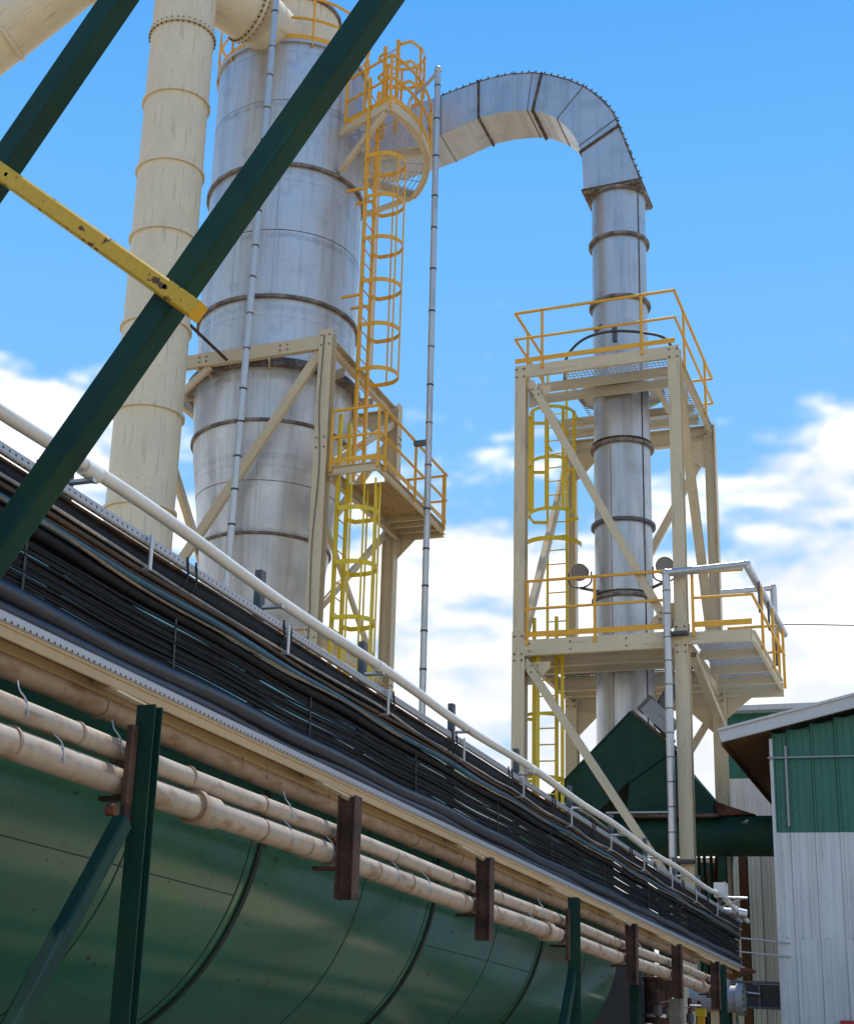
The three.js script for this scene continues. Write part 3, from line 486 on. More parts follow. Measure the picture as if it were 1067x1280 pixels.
// ================================================================= CREAM TOWER
const TX0 = -7.56, TX1 = -4.66, TZ0 = -26.12, TZ1 = -29.92;
{
  const t = thing('duct_tower', 'cream four-legged steel tower with two railed decks around the round duct', 'steel tower');
  for (const [x, z] of [[TX0, TZ0], [TX1, TZ0], [TX0, TZ1], [TX1, TZ1]]) {
    const c = part(t, 'column', beam(V(x, 8.3, z), V(x, 14.46, z), 0.21, 0.22, z === TZ0 ? 'H' : 'HW', V(0, 0, 1)), M.cream);
    const l = part(t, 'lower_column', beam(V(x, 0, z), V(x, 9.15, z), 0.235, 0.235, 'H', V(0, 0, 1)), M.cream);
    part(l, 'base_plate', box(x, 0.02, z, 0.42, 0.04, 0.42), M.cream);
    boltsOn(c, [14.38, 14.22].concat([9.05, 8.72, 8.6]).flatMap((y) => [-0.07, 0.07].map((k) => [V(x + k, y, z + 0.118), V(0, 0, 1)])), 0.019);
  }
  const B = (n, a, b, w, h, s = 'C', up) => part(t, n, beam(a, b, w, h, s, up), M.cream);
  const xi0 = TX0 + 0.11, xi1 = TX1 - 0.11;
  // upper deck beams
  B('beam', V(xi0, 14.33, TZ0 + 0.08), V(xi1, 14.33, TZ0 + 0.08), 0.08, 0.24, 'C');
  B('beam', V(xi0, 14.25, TZ1), V(xi1, 14.25, TZ1), 0.12, 0.38, 'H');
  B('beam', V(TX0, 14.33, TZ1 + 0.11), V(TX0, 14.33, TZ0 - 0.11), 0.08, 0.2, 'C2'); B('beam', V(TX1 + 0.02, 14.33, TZ1 + 0.11), V(TX1 + 0.02, 14.33, TZ0 - 0.11), 0.08, 0.2, 'C');
  for (const z of [-26.85, -27.36, -28.7, -29.25]) B('joist', V(xi0, 14.33, z), V(xi1, 14.33, z), 0.07, 0.18, 'C');
  B('joist', V(-5.25, 14.33, -27.4), V(-5.25, 14.33, -28.6), 0.07, 0.16, 'C');
  for (const s of [-1, 1]) part(t, 'haunch', plate([[0, 0], [s * 0.62, 0], [s * 0.55, -0.08], [s * 0.12, -0.55], [0, -0.62]], 0.014).translate(s > 0 ? xi0 : xi1, 14.1, TZ1 + 0.07), M.cream);
  { const g1 = gratingGeo(xi0 + 0.55, xi1 + 0.1, -27.28, TZ0 - 0.05, 14.46, 0.075, 0.11, 0.02), g2 = gratingGeo(xi0 - 0.1, xi1 + 0.1, TZ1 + 0.05, -28.75, 14.46, 0.075, 0.11, 0.02), g3 = gratingGeo(-5.3, xi1 + 0.1, -28.75, -27.28, 14.46, 0.075, 0.11, 0.02), g4 = gratingGeo(xi0 + 0.55, -6.8, -28.75, -27.28, 14.46, 0.075, 0.11, 0.02); part(t, 'grating', mergeGeometries([g1, g2, g3, g4]), M.galv, null, 'stuff'); }
  part(t, 'duct_collar', revolve([[DR + 0.02, 14.5], [DR + 0.30, 14.5], [DR + 0.30, 14.47], [DR + 0.02, 14.47]], DX, DZ, 48), M.galv);
  // lower deck
  B('beam', V(xi0, 8.83, TZ0 + 0.08), V(xi1, 8.83, TZ0 + 0.08), 0.09, 0.29, 'C');
  B('beam', V(xi0, 8.72, TZ1), V(xi1, 8.72, TZ1), 0.14, 0.5, 'H');
  B('beam', V(TX0, 8.83, TZ1 + 0.11), V(TX0, 8.83, TZ0 - 0.11), 0.09, 0.27, 'C2'); B('beam', V(TX1, 8.83, TZ1 + 0.11), V(TX1, 8.83, TZ0 - 0.11), 0.09, 0.27, 'H');
  for (const z of [-26.75, -27.3, -28.68, -29.2]) B('joist', V(xi0, 8.78, z), V(xi1, 8.78, z), 0.1, 0.26, 'H');
  { const a = [gratingGeo(xi0, xi1, -27.3, TZ0, 8.98, 0.05, 0.16), gratingGeo(xi0, -6.75, -28.7, -27.3, 8.98, 0.05, 0.16), gratingGeo(-5.4, xi1, -28.7, -27.3, 8.98, 0.05, 0.16), gratingGeo(xi0, xi1, TZ1, -28.7, 8.98, 0.05, 0.16)]; part(t, 'grating', mergeGeometries(a), M.flange, null, 'stuff'); }
  // cantilevered side deck
  const ex = -3.46;
  B('cantilever_beam', V(TX1 + 0.12, 8.84, TZ0 + 0.06), V(ex - 0.03, 8.84, TZ0 + 0.06), 0.07, 0.2, 'C'); B('cantilever_beam', V(ex, 8.84, TZ1 + 0.1), V(ex, 8.84, TZ0 + 0.02), 0.06, 0.2, 'C');
  for (const z of [-27.15, -28.25, -29.15]) B('cantilever_beam', V(TX1 + 0.12, 8.82, z), V(ex - 0.03, 8.82, z), 0.06, 0.16, 'C');
  B('cantilever_beam', V(TX1 + 0.12, 8.78, TZ1 + 0.06), V(ex + 0.02, 8.78, TZ1 + 0.06), 0.08, 0.26, 'C');
  part(t, 'grating', gratingGeo(TX1 + 0.1, ex - 0.03, TZ1 + 0.4, TZ0, 8.985, 0.05, 0.12), M.galv, null, 'stuff');
  for (const s of [-1, 1]) part(t, 'haunch', plate([[0, 0], [s * 0.5, 0], [0, -0.5]], 0.014).translate(s < 0 ? xi1 : xi0, 8.47, TZ1 + 0.05), M.cream);
  part(t, 'haunch', plate([[0, 0], [0.5, 0], [0, -0.42]], 0.014).translate(TX1 + 0.12, 8.65, TZ1 + 0.05), M.cream);
  // braces
  const D = (a, b, w = 0.1, h = 0.15, s = 'box', up) => part(t, 'brace', beam(a, b, w, h, s, up), M.cream);
  D(V(TX0 + 0.18, 14.12, TZ0 + 0.02), V(TX1 - 0.2, 9.05, TZ0 + 0.02), 0.09, 0.15);
  D(V(TX0 + 0.1, 8.6, TZ0 + 0.03), V(TX1 - 0.08, 4.35, TZ0 + 0.03), 0.09, 0.15);
  D(V(TX1, 14.1, TZ0 - 0.25), V(TX1, 9.0, TZ1 + 0.25), 0.16, 0.17, 'H');
  D(V(TX0, 14.0, TZ1 + 0.2), V(TX0, 9.05, TZ0 - 0.2), 0.12, 0.17, 'box');
  D(V(TX1 - 0.1, 13.9, TZ1), V(TX0 + 0.1, 9.0, TZ1), 0.1, 0.15);
  D(V(TX1 - 0.15, 8.35, TZ1), V(-6.2, 6.1, TZ1), 0.09, 0.13); 
  part(t, 'brace', beam(V(TX1 + 0.14, 8.62, TZ0 + 0.3 - 0.5), V(TX1 + 0.14, 7.95, TZ1 + 0.5), 0.14, 0.12, 'C'), M.cream);
  // gusset plates at the brace ends
  for (const [x, y, s, q] of [[TX0 + 0.13, 14.05, 1, -1], [TX1 - 0.13, 9.12, -1, 1], [TX0 + 0.13, 8.6, 1, -1]]) { part(t, 'gusset', plate([[0, 0], [s * 0.42, 0], [s * 0.42, q * 0.12], [s * 0.12, q * 0.42], [0, q * 0.42]], 0.012).translate(x, y, TZ0 - 0.06), M.cream); boltsOn(t, [[0.1, 0.1], [0.22, 0.1], [0.1, 0.22], [0.22, 0.22]].map(([i, j]) => [V(x + s * i, y + q * j, TZ0 + 0.07), V(0, 0, 1)]), 0.016); }
  for (const x of [xi0 + 0.1, -6.6, -5.6, xi1 - 0.1]) boltsOn(t, [8.76, 8.9].map((yy) => [V(x, yy, TZ0 + 0.122), V(0, 0, 1)]), 0.016);
  // railings
  const y1 = 14.46, y2 = 8.98, zr = TZ0 + 0.13;
  railing(t, [V(TX0 - 0.1, y1, zr), V(TX1 + 0.04, y1, zr)], M.orange, { posts: [0.175, 0.80], h: 1.12, mid: 0.56 });
  railing(t, [V(TX1 + 0.05, y1, zr), V(TX1 + 0.05, y1, TZ1 - 0.18)], M.orange, { posts: [0.22, 0.78], h: 1.12, mid: 0.56, toe: 0 });
  railing(t, [V(TX0 - 0.1, y1, zr), V(TX0 - 0.1, y1, -28.1)], M.orange, { posts: [0.42, 0.95], h: 1.12, mid: 0.56, toe: 0 });
  railing(t, [V(TX1 + 0.05, y1, TZ1 - 0.18), V(TX1 - 0.5, y1, TZ1 - 0.18)], M.orange, { posts: [0.95], h: 1.12, mid: 0.56, toe: 0 });
  railing(t, [V(TX0 + 0.12, y2, zr), V(TX1 - 0.16, y2, zr)], M.orange, { posts: [0.02, 0.49, 0.985], h: 1.1, mid: 0.57 });
  railing(t, [V(TX1 + 0.2, y2, zr), V(ex, y2, zr)], M.orange, { posts: [0.02], h: 1.1, mid: 0.57, top: false });
  railing(t, [V(ex + 0.02, y2, zr), V(ex + 0.02, y2, TZ1 - 0.3)], M.orange, { posts: [0.28, 0.62, 0.97], h: 1.1, mid: 0.57, top: false, toe: 0 });
  railing(t, [V(TX1 + 0.2, y2, TZ1 - 0.02), V(ex, y2, TZ1 - 0.02)], M.orange, { posts: [0.05, 0.95], h: 1.1, mid: 0.57, toe: 0 });
  part(t, 'railing_stub', beam(V(-4.55, y2 + 1.12, zr - 0.3), V(-3.62, y2 + 1.12, zr - 0.3), 0.04, 0.04), M.orange);
  for (const z of [-26.9, -28.1]) part(t, 'post', beam(V(ex + 0.02, y2 + 0.5, z), V(ex + 0.02, y2 + 1.08, z), 0.04, 0.04), M.darkGrey);
}
{
  const t = thing('caged_ladder', 'yellow caged ladder inside the tower between its two decks', 'ladder');
  ladder(t, V(-7.56, 0, -28.75), V(0, 0, 1), 8.98, 15.5, M.yellow, { w: 0.4, cage: [12.2, 14.4, 1.1], deep: 0.86, rc: 0.46, rail: 0.045, stubs: [13.9], sd: 0.3, bars: 5, hoopH: 0.07, rungs: [9.2, 15.45] });
  part(t, 'cage_flare', flatBar(Array.from({ length: 15 }, (_, k) => { const a = Math.PI * k / 14; return [-7.56 + 0.58 * Math.cos(a), -28.4 + 0.58 * Math.sin(a)]; }), 11.55, 0.09, 0.014), M.yellow);
}
{
  const t = thing('caged_ladder', 'yellow ladder with hoops standing below the lower deck of the tower', 'ladder');
  ladder(t, V(-7.26, 0, -26.75), V(0, 0, 1), 0, 9.6, M.yellow, { w: 0.42, cage: [5.4, 8.8, 1.1], deep: 0.5, rc: 0.36, rail: 0.06, bars: 3, hoopH: 0.06, rungs: [0.3, 9.4] });
}
{ const t = thing('ring_hose', 'dark bent hose hooped around the duct above the upper tower deck', 'hose');
  part(t, 'hose', tube([V(-7.0, 14.5, -27.2), V(-6.95, 15.0, -27.1), V(-6.6, 15.32, -27.0), V(-6.05, 15.4, -26.95), V(-5.4, 15.3, -27.0), V(-4.95, 15.1, -27.1), V(-4.82, 14.5, -27.2)], 0.028, 48, 8), M.band);
  part(t, 'valve', box(-5.95, 15.35, -27.0, 0.09, 0.32, 0.09), M.darkGrey); part(t, 'handle', beam(V(-6.35, 15.48, -27.02), V(-6.2, 15.6, -27.02), 0.05, 0.08), M.darkGrey); }
// ---- insulated pipes on the tower
{
  const t = thing('insulated_pipe', 'silver jacketed pipe running up the tower leg and along its side deck', 'pipe');
  const a = V(-4.86, 3.6, -25.86), b = V(-4.86, 10.0, -25.86), c = V(-3.5, 10.06, -25.9), d = V(-3.46, 10.08, -30.6);
  part(t, 'riser', pipe(a, b, 0.068, 14), M.galv); part(t, 'run', pipe(b.clone().add(V(-0.0, 0, 0)), c, 0.068, 14), M.galv); part(t, 'run', pipe(c, d, 0.068, 14), M.galv);
  for (const p of [b, c]) part(t, 'elbow', new THREE.SphereGeometry(0.078, 16, 10).translate(p.x, p.y, p.z), M.galv);
  for (let y = 4.2; y < 9.9; y += 0.42) part(t, 'joint_band', pipe(V(-4.86, y, -25.86), V(-4.86, y + 0.02, -25.86), 0.073, 14), M.flange);
  for (const y of [5.0, 8.9]) part(t, 'strap', box(-4.72, y, -25.9, 0.4, 0.05, 0.17), M.band);
}
{
  const t = thing('insulated_pipe', 'silver jacketed pipe along the rear of the tower deck, dropping at the corner', 'pipe');
  part(t, 'run', pipe(V(-4.75, 10.85, -30.0), V(-3.66, 11.05, -30.55), 0.06, 14), M.galv); part(t, 'elbow', new THREE.SphereGeometry(0.075, 16, 10).translate(-3.64, 11.06, -30.56), M.galv);
  part(t, 'drop', pipe(V(-3.63, 11.06, -30.56), V(-3.63, 9.45, -30.56), 0.065, 14), M.galv);
  part(t, 'drop_sleeve', pipe(V(-3.63, 9.45, -30.56), V(-3.63, 10.0, -30.56), 0.075, 14), M.darkGrey);
}
solo('overhead_wire', tube([V(-3.56, 10.28, -30.56), V(0, 10.05, -30.4), V(9, 10.1, -30)], 0.013, 30, 5), M.band, 'thin dark wire strung from the tower pipe across the sky', 'wire');
// ================================================================= GREEN HOPPER + SCREW DUCT
{
  const t = thing('green_chute', 'dark green sloping chute and hood under the tower duct', 'chute'); const zf = -26.95;
  part(t, 'sloping_chute', plate([[-5.73, 7.77], [-4.98, 7.1], [-5.78, 6.56], [-7.3, 5.1], [-8.15, 5.35]], 1.7).translate(0, 0, zf - 1.7), M.green);
  part(t, 'chute_lip', beam(V(-5.75, 7.80, zf - 0.02), V(-8.15, 5.38, zf - 0.02), 0.05, 0.045), M.green);
  part(t, 'hood', plate([[-5.80, 6.52], [-5.03, 7.06], [-4.36, 6.2], [-4.36, 5.93], [-5.86, 5.93]], 1.5).translate(0, 0, zf - 1.53), M.green);
  part(t, 'joint_flange', beam(V(-5.73, 7.8, zf + 0.02), V(-4.95, 7.10, zf + 0.02), 0.06, 0.05), M.steelEdge);
  part(t, 'joint_flange', beam(V(-5.0, 7.08, zf - 0.005), V(-5.79, 6.54, zf - 0.005), 0.03, 0.03), M.green);
  part(t, 'base_flange', box(-5.08, 5.92, zf - 0.74, 1.65, 0.05, 1.6), M.steelEdge);
  part(t, 'rusty_spill_plate', plate([[-4.4, 6.22], [-4.15, 6.12], [-3.8, 6.0], [-3.7, 5.97], [-4.4, 5.95]], 1.0).translate(0, 0, zf - 1.2), M.rust);
  part(t, 'support_leg', beam(V(-7.0, 0, -27.8), V(-7.0, 5.4, -27.8), 0.18, 0.18, 'H'), M.green); part(t, 'support_leg', beam(V(-5.4, 0, -27.8), V(-5.4, 5.6, -27.8), 0.18, 0.18, 'H'), M.green);
}
{
  const t = thing('green_pipe_duct', 'dark green horizontal round duct running into the building', 'duct'); const z = -27.32;
  part(t, 'duct_shell', pipe(V(-6.6, 5.62, z), V(-2.6, 5.62, z), 0.345, 40), M.green); part(t, 'grey_rail', pipe(V(-6.2, 5.98, -26.9), V(-5.0, 5.98, -26.9), 0.022, 8), M.galv);
  for (const x of [-4.3, -6.3]) part(t, 'saddle_leg', beam(V(x, 0, z), V(x, 5.35, z), 0.14, 0.14, 'H'), M.green);
}
{ const t = thing('actuator', 'grey motor box with cylinder mounted on the green chute', 'actuator');
  const q = V(0.72, -0.69, 0).normalize(); part(t, 'housing', beam(V(-5.42, 7.86, -26.8), V(-4.98, 7.42, -26.8), 0.3, 0.3), M.grey); part(t, 'cover', beam(V(-5.46, 7.9, -26.8), V(-5.42, 7.86, -26.8), 0.34, 0.34), M.darkGrey);
  part(t, 'motor', pipe(V(-5.18, 7.78, -26.8), V(-4.92, 8.2, -26.8), 0.13, 20), M.darkGrey); part(t, 'fan_cover', pipe(V(-4.92, 8.2, -26.8), V(-4.86, 8.3, -26.8), 0.14, 20), M.grey); part(t, 'foot', beam(V(-5.3, 7.55, -26.85), V(-5.0, 7.2, -26.95), 0.2, 0.06), M.darkGrey); }
// ================================================================= ROTARY DRUM
const GX = -5.76, GY = 3.13, GR = 1.70;
{
  const t = thing('rotary_drum', 'huge glossy dark green drum lying behind the pipe rack', 'drum');
  const zs = [1.4, -2.0, -5.24, -8.48, -11.72, -14.96, -18.2];
  const ring = (prof) => revolve(prof, 0, 0, 128).rotateX(-Math.PI / 2).translate(GX, GY, 0);      // profile [radius, -z]
  for (let k = 0; k < zs.length - 1; k++) {
    part(t, 'shell_section', ring([[GR, -zs[k]], [GR, -zs[k + 1]]]), M.greenDrum);
    const mid = (zs[k] + zs[k + 1]) / 2 - 0.15;
    part(t, 'weld_seam', ring([[GR - 0.001, -mid], [GR + 0.003, -mid], [GR + 0.003, -mid + 0.012], [GR - 0.001, -mid + 0.012]]), M.drumSeam);
  }
  for (const z of zs.slice(1, -1)) {
    part(t, 'band_strap', ring([[GR - 0.001, -z], [GR + 0.014, -z], [GR + 0.014, -z + 0.05], [GR - 0.001, -z + 0.05]]), M.drumBand);
    part(t, 'weld_seam', ring([[GR - 0.001, -z - 0.1], [GR + 0.003, -z - 0.1], [GR + 0.003, -z - 0.088], [GR - 0.001, -z - 0.088]]), M.drumSeam);
  }
  for (const k of [2, 4]) { const a = (-158 + (k % 2) * 9) * RAD, x = GX - Math.cos(a) * (GR + 0.001), y = GY + Math.sin(a) * (GR + 0.001); part(t, 'long_seam', beam(V(x, y, zs[k] - 0.1), V(x, y, zs[k + 1] + 0.1), 0.004, 0.006, 'box', V(-Math.sin(a), -Math.cos(a), 0)), M.drumSeam); }
  part(t, 'end_head', revolve([[GR, 18.2], [1.55, 18.35], [0.9, 18.75], [0.01, 18.9]], 0, 0, 96).rotateX(-Math.PI / 2).translate(GX, GY, 0), M.drumEnd, 'weathered tan end of the drum');
  part(t, 'end_head', revolve([[0.01, -2.0], [0.9, -1.9], [1.55, -1.55], [GR, -1.4]], 0, 0, 64).rotateX(-Math.PI / 2).translate(GX, GY, 0), M.greenDrum);
  for (const z of [-2.6, -14.0]) { const s = part(t, 'saddle', plate([[-1.3, 0], [1.3, 0], [1.15, 1.85], [0.6, 1.55], [0, 1.44], [-0.6, 1.55], [-1.15, 1.85]], 0.5).translate(GX, 0, z - 0.25), M.concrete); }
}
// ================================================================= PIPE RACK
const KX = -3.5, KZ0 = 1.0, KZ1 = -23.7;
{
  const t = thing('pipe_rack', 'long steel rack with perforated channels carrying the black hose bundle', 'pipe rack');
  const L = (name, x, y, w, h, m, s = 'box') => part(t, name, beam(V(x, y, KZ1), V(x, y, KZ0), w, h, s), m);
  L('top_channel', -3.478, 3.838, 0.03, 0.044, M.strut); L('top_angle', -3.52, 3.81, 0.05, 0.012, M.brown);
  L('bottom_channel', -3.468, 3.172, 0.03, 0.044, M.strut); L('bottom_angle', -3.545, 3.143, 0.17, 0.014, M.tan); L('bottom_angle', -3.475, 3.118, 0.014, 0.05, M.tan); L('bottom_runner', -3.60, 3.10, 0.05, 0.07, M.tan);
  for (const z of [-1.9, -3.6, -5.32, -7.33, -8.89, -10.7, -12.42, -14.19, -15.9, -17.6, -19.3, -21.0]) part(t, 'upright', beam(V(-3.62, 3.1, z), V(-3.62, 4.17, z), 0.042, 0.06, 'C', V(0, 0, 1)), M.darkGrey);
  for (let k = 0; k < 13; k++) { const z = -2.7 - 1.553 * k; if (z < -23) break; part(t, 'hanger', beam(V(-3.44, 3.855, z), V(-3.44, 3.69, z), 0.012, 0.026), M.galv); part(t, 'hanger_foot', beam(V(-3.44, 3.692, z), V(-3.56, 3.692, z), 0.026, 0.012), M.galv); }
  const XB = -3.275, kz = (z) => z * 0.947;             // posts and brackets stand a little in front of the hose wall
  const stub = (z0, long, m, name) => { const z = kz(z0);
    const c = part(t, name, beam(V(XB, long ? 0 : 2.43, z), V(XB, 3.0, z), long ? 0.09 : 0.105, long ? 0.07 : 0.105, long ? 'H' : 'HW', V(0, 0, 1)), m);
    part(t, 'outrigger', beam(V(XB, 2.985, z), V(-3.56, 3.12, z), 0.05, 0.03), M.tan);
    if (long) { part(t, 'splice_plate', beam(V(XB - 0.035, 2.48, z + 0.07), V(XB - 0.035, 2.9, z + 0.07), 0.035, 0.05, 'box', V(0, 0, 1)), M.brown); part(c, 'base_plate', box(XB, 0.02, z, 0.3, 0.04, 0.3), m); }
    for (const y of [2.60, 2.745]) part(t, 'pipe_support', box(-3.40, y, z, 0.16, 0.02, 0.05), M.brown);
    return c;
  };
  stub(-0.8, 1, M.green, 'column'); stub(-5.95, 1, M.green, 'column'); stub(-13.72, 1, M.green, 'column'); stub(-21.66, 1, M.green, 'column');
  for (const z of [-3.4, -8.39, -11.07, -16.08, -18.5, -21.1]) stub(z, 0, M.brown, 'hanger_bracket');
  part(t, 'knee_brace', beam(V(XB - 0.01, 2.48, -5.5), V(XB - 0.01, 0.1, -3.68), 0.07, 0.075, 'box', V(0, 0, 1)), M.green); part(t, 'knee_brace', beam(V(XB - 0.01, 2.42, -13.0), V(XB - 0.01, 0.1, -11.4), 0.07, 0.075, 'box', V(0, 0, 1)), M.green);
  part(t, 'rubber_shim', pipe(V(-3.36, 2.53, -5.5), V(-3.32, 2.53, -5.5), 0.026, 12), M.rust);
  part(t, 'end_plate', plate([[-3.66, 3.0], [-3.3, 3.12], [-3.3, 3.15], [-3.66, 3.15]], 0.4).translate(0, 0, KZ1), M.rust);
  for (let z = -3.9; z > -22; z -= rr(0.95, 1.7)) for (const dz of [0, 0.09]) part(t, 'cable_tie', tube([V(-3.46, 3.875, z - dz), V(-3.455, 3.80, z - dz - 0.01), V(-3.46, 3.745, z - dz), V(-3.49, 3.72, z - dz)], 0.006, 8, 5), M.black);
  for (const z of [-4.95, -6.25, -7.9, -9.7, -11.6, -13.2, -15.2, -17.3, -19.5]) part(t, 'hose_strap', beam(V(-3.53, 3.60, z), V(-3.525, 3.33, z), 0.006, 0.018, 'box', V(0, 0, 1)), M.black);
}
// ---- hoses and cables on the rack, each one its own
{
  // hoses sag together between the supports; each adds a little drift of its own
  const wave = (y, amp, sv, x) => { const P = []; for (let i = 0; i <= 110; i++) { const z = KZ0 + (KZ1 - KZ0) * i / 110, common = 0.010 * (Math.sin(z * 3.6 + 0.5) * 0.5 + 1.6 * (fbm(z * 0.6 + 11, 2.7, 3) - 0.5)); P.push(V(x + 0.010 * Math.sin(z * 1.7 + sv * 2.1), y + common + amp * 1.5 * (fbm(z * 0.8 + sv * 13.7, sv * 3.1, 3) - 0.5), z)); } return P; };
  const hose = (name, y, r, m, label, group, amp, x = -3.54, rad = 8, seg = 150) => solo(name, tube(wave(y, amp, y * 97 + r * 300, x), r, seg, rad), m, label, name === 'cable' ? 'cable' : 'hose', group);
  hose('thick_hose', 3.764, 0.052, M.hose, 'thick black hose directly under the perforated top channel', null, 0.008);
  hose('thick_hose', 3.70, 0.034, M.hose, 'medium black hose tucked behind the upper cables of the rack', null, 0.008, -3.56);
  hose('cable', 3.722, 0.009, M.cableGrey, 'light grey wavy cable below the thick top hose', null, 0.035, -3.485, 6, 220);
  hose('cable', 3.695, 0.012, M.cableBrown, 'brown wavy cable resting on the rack hangers', null, 0.025, -3.49, 6, 200);
  hose('cable', 3.672, 0.009, M.cableBrown, 'thin brown cable sagging above the blue tube', null, 0.03, -3.51, 6, 220);
  hose('blue_tube', 3.648, 0.019, M.tubeBlue, 'blue plastic tube running along the hose rack', null, 0.016, -3.50);
  hose('cable', 3.628, 0.008, M.cableCream, 'cream cable snaking just below the blue tube', null, 0.03, -3.495, 6, 220);
  hose('black_hose', 3.604, 0.026, M.hose, 'black rubber hose just below the cream cable', null, 0.010, -3.535);
  for (let k = 0; k < 21; k++) hose('fine_tube', 3.560 - k * 0.0112, 0.0077 + 0.0005 * (k % 3), M.hose, 'fine black tube in the curtain of parallel tubes', 'curtain of fine black tubes', k % 5 === 2 ? 0.009 : 0.004, -3.545 + 0.007 * (k % 2), 6, 150);
  [3.655, 3.60, 3.50, 3.42, 3.365].forEach((y, k) => hose('rear_hose', y, 0.021 + 0.002 * (k % 2), M.hose, 'black hose in the rear layer behind the fine tubes', 'rear layer of black hoses', 0.010, -3.60));
  hose('thick_hose', 3.292, 0.045, M.hoseBlue, 'thick blue-black hose below the fine tube curtain', null, 0.008, -3.53, 12);
  hose('thick_hose', 3.222, 0.034, M.hoseBlue, 'blue-black hose lying on the perforated bottom channel', null, 0.006, -3.53, 12);
}
// ---- white rail pipe above the rack
{
  const t = thing('white_rail_pipe', 'white plastic pipe running along the top of the hose rack', 'pipe'); const P = [];
  for (let i = 0; i <= 40; i++) { const z = KZ0 + (-21.3 - KZ0) * i / 40; P.push(V(-3.5, 4.0 + 0.012 * Math.sin(z * 1.9) + 0.008 * Math.sin(z * 0.8), z)); }
  part(t, 'tube', tube(P, 0.032, 160, 14), M.white);
  for (const z of [-1.9, -5.32, -8.89, -12.42, -15.9, -19.3]) { part(t, 'coupling', pipe(V(-3.5, 4.0, z - 0.06), V(-3.5, 4.0, z + 0.06), 0.039, 16), M.white); }
  for (const z of [-5.32, -7.33, -8.89, -10.7, -12.42, -14.19, -15.9, -17.6, -19.3]) part(t, 'pipe_clamp', beam(V(-3.62, 3.955, z), V(-3.47, 3.955, z), 0.03, 0.02), M.galv);
  part(t, 'tail', tube([V(-3.5, 4.0, -21.3), V(-3.48, 4.02, -21.7), V(-3.42, 3.95, -22.1), V(-3.35, 3.85, -22.6), V(-3.3, 3.78, -23.0)], 0.036, 30, 10), M.white);
}
{ const t = thing('junction_box', 'pale metal junction box at the far end of the white pipe', 'junction box'); part(t, 'box', box(-3.46, 4.06, -21.75, 0.14, 0.2, 0.24), M.galv); part(t, 'lid', box(-3.385, 4.06, -21.75, 0.012, 0.22, 0.26), M.white); part(t, 'arm', pipe(V(-3.42, 3.98, -21.85), V(-3.13, 3.98, -21.9), 0.02, 8), M.galv); part(t, 'leg', beam(V(-3.5, 3.84, -21.75), V(-3.46, 3.98, -21.75), 0.05, 0.05), M.darkGrey);
  part(t, 'stay', pipe(V(-3.5, 3.85, -21.9), V(-3.2, 3.97, -21.9), 0.012, 6), M.galv); }
{ const t = thing('pipe_valve', 'silver pipe fitting with flange at the end of the rack', 'valve'); part(t, 'body', pipe(V(-3.62, 3.86, -22.5), V(-3.36, 3.85, -22.5), 0.055, 18), M.galv); part(t, 'flange', pipe(V(-3.4, 3.85, -22.5), V(-3.36, 3.85, -22.5), 0.085, 18), M.galv); part(t, 'outlet', pipe(V(-3.36, 3.85, -22.5), V(-3.25, 3.83, -22.55), 0.065, 18), M.galv); part(t, 'bracket', box(-3.56, 3.80, -22.5, 0.08, 0.1, 0.08), M.darkGrey); }
solo('fill_pipe', tube([V(-3.62, 3.9, -13.6), V(-3.66, 4.02, -14.6), V(-3.64, 4.0, -15.8), V(-3.62, 3.86, -16.8)], 0.018, 40, 8), M.cableCream, 'cream bent hose arching behind the white rail pipe', 'hose');
// ---- pipes slung below the rack
{
  const pp = (label, y, r, x, m, step, end) => {
    const t = thing('slung_pipe', label, 'pipe', 'insulated pipes slung under the hose rack'); const P = []; for (let i = 0; i <= 24; i++) { const z = KZ0 + (end - KZ0) * i / 24; P.push(V(x, y + 0.006 * Math.sin(z * 1.3 + y * 9), z)); }
    part(t, 'jacket', tube(P, r, 120, 20), m);
    for (let z = -1.0; z > end; z -= step * rr(0.7, 1.3)) { part(t, 'jacket_band', pipe(V(x, y, z), V(x, y, z - 0.018), r + 0.004, 20), M.pipeTan); if (rnd() < 0.5) part(t, 'tie_wire', tube([V(x + r + 0.008, y - 0.03, z - 0.3), V(x + r * 0.75, y + r * 0.8, z - 0.31), V(x + 0.01, y + r + 0.03, z - 0.29), V(x - 0.01, y + r + 0.07, z - 0.3)], 0.004, 10, 5), M.galv); }
    return t;
  };
  pp('upper tan insulated pipe close under the rack channel', 3.045, 0.056, -3.62, M.pipeTan, 1.3, -20.5);
  pp('middle pale insulated pipe with tie wires under the rack', 2.813, 0.047, -3.41, M.pipeWhite, 0.9, -21.5);
  const t = pp('lowest and thickest pale insulated pipe under the rack', 2.680, 0.062, -3.40, M.pipeWhite, 0.8, -20.9);
  for (const z of [-6.42, -12.55, -19.6]) { part(t, 'clamp_collar', pipe(V(-3.40, 2.68, z - 0.1), V(-3.40, 2.68, z + 0.06), 0.076, 22), M.pipeWhite); part(t, 'clamp_collar', pipe(V(-3.40, 2.68, z + 0.06), V(-3.40, 2.68, z + 0.11), 0.084, 22), M.pipeTan); }
}
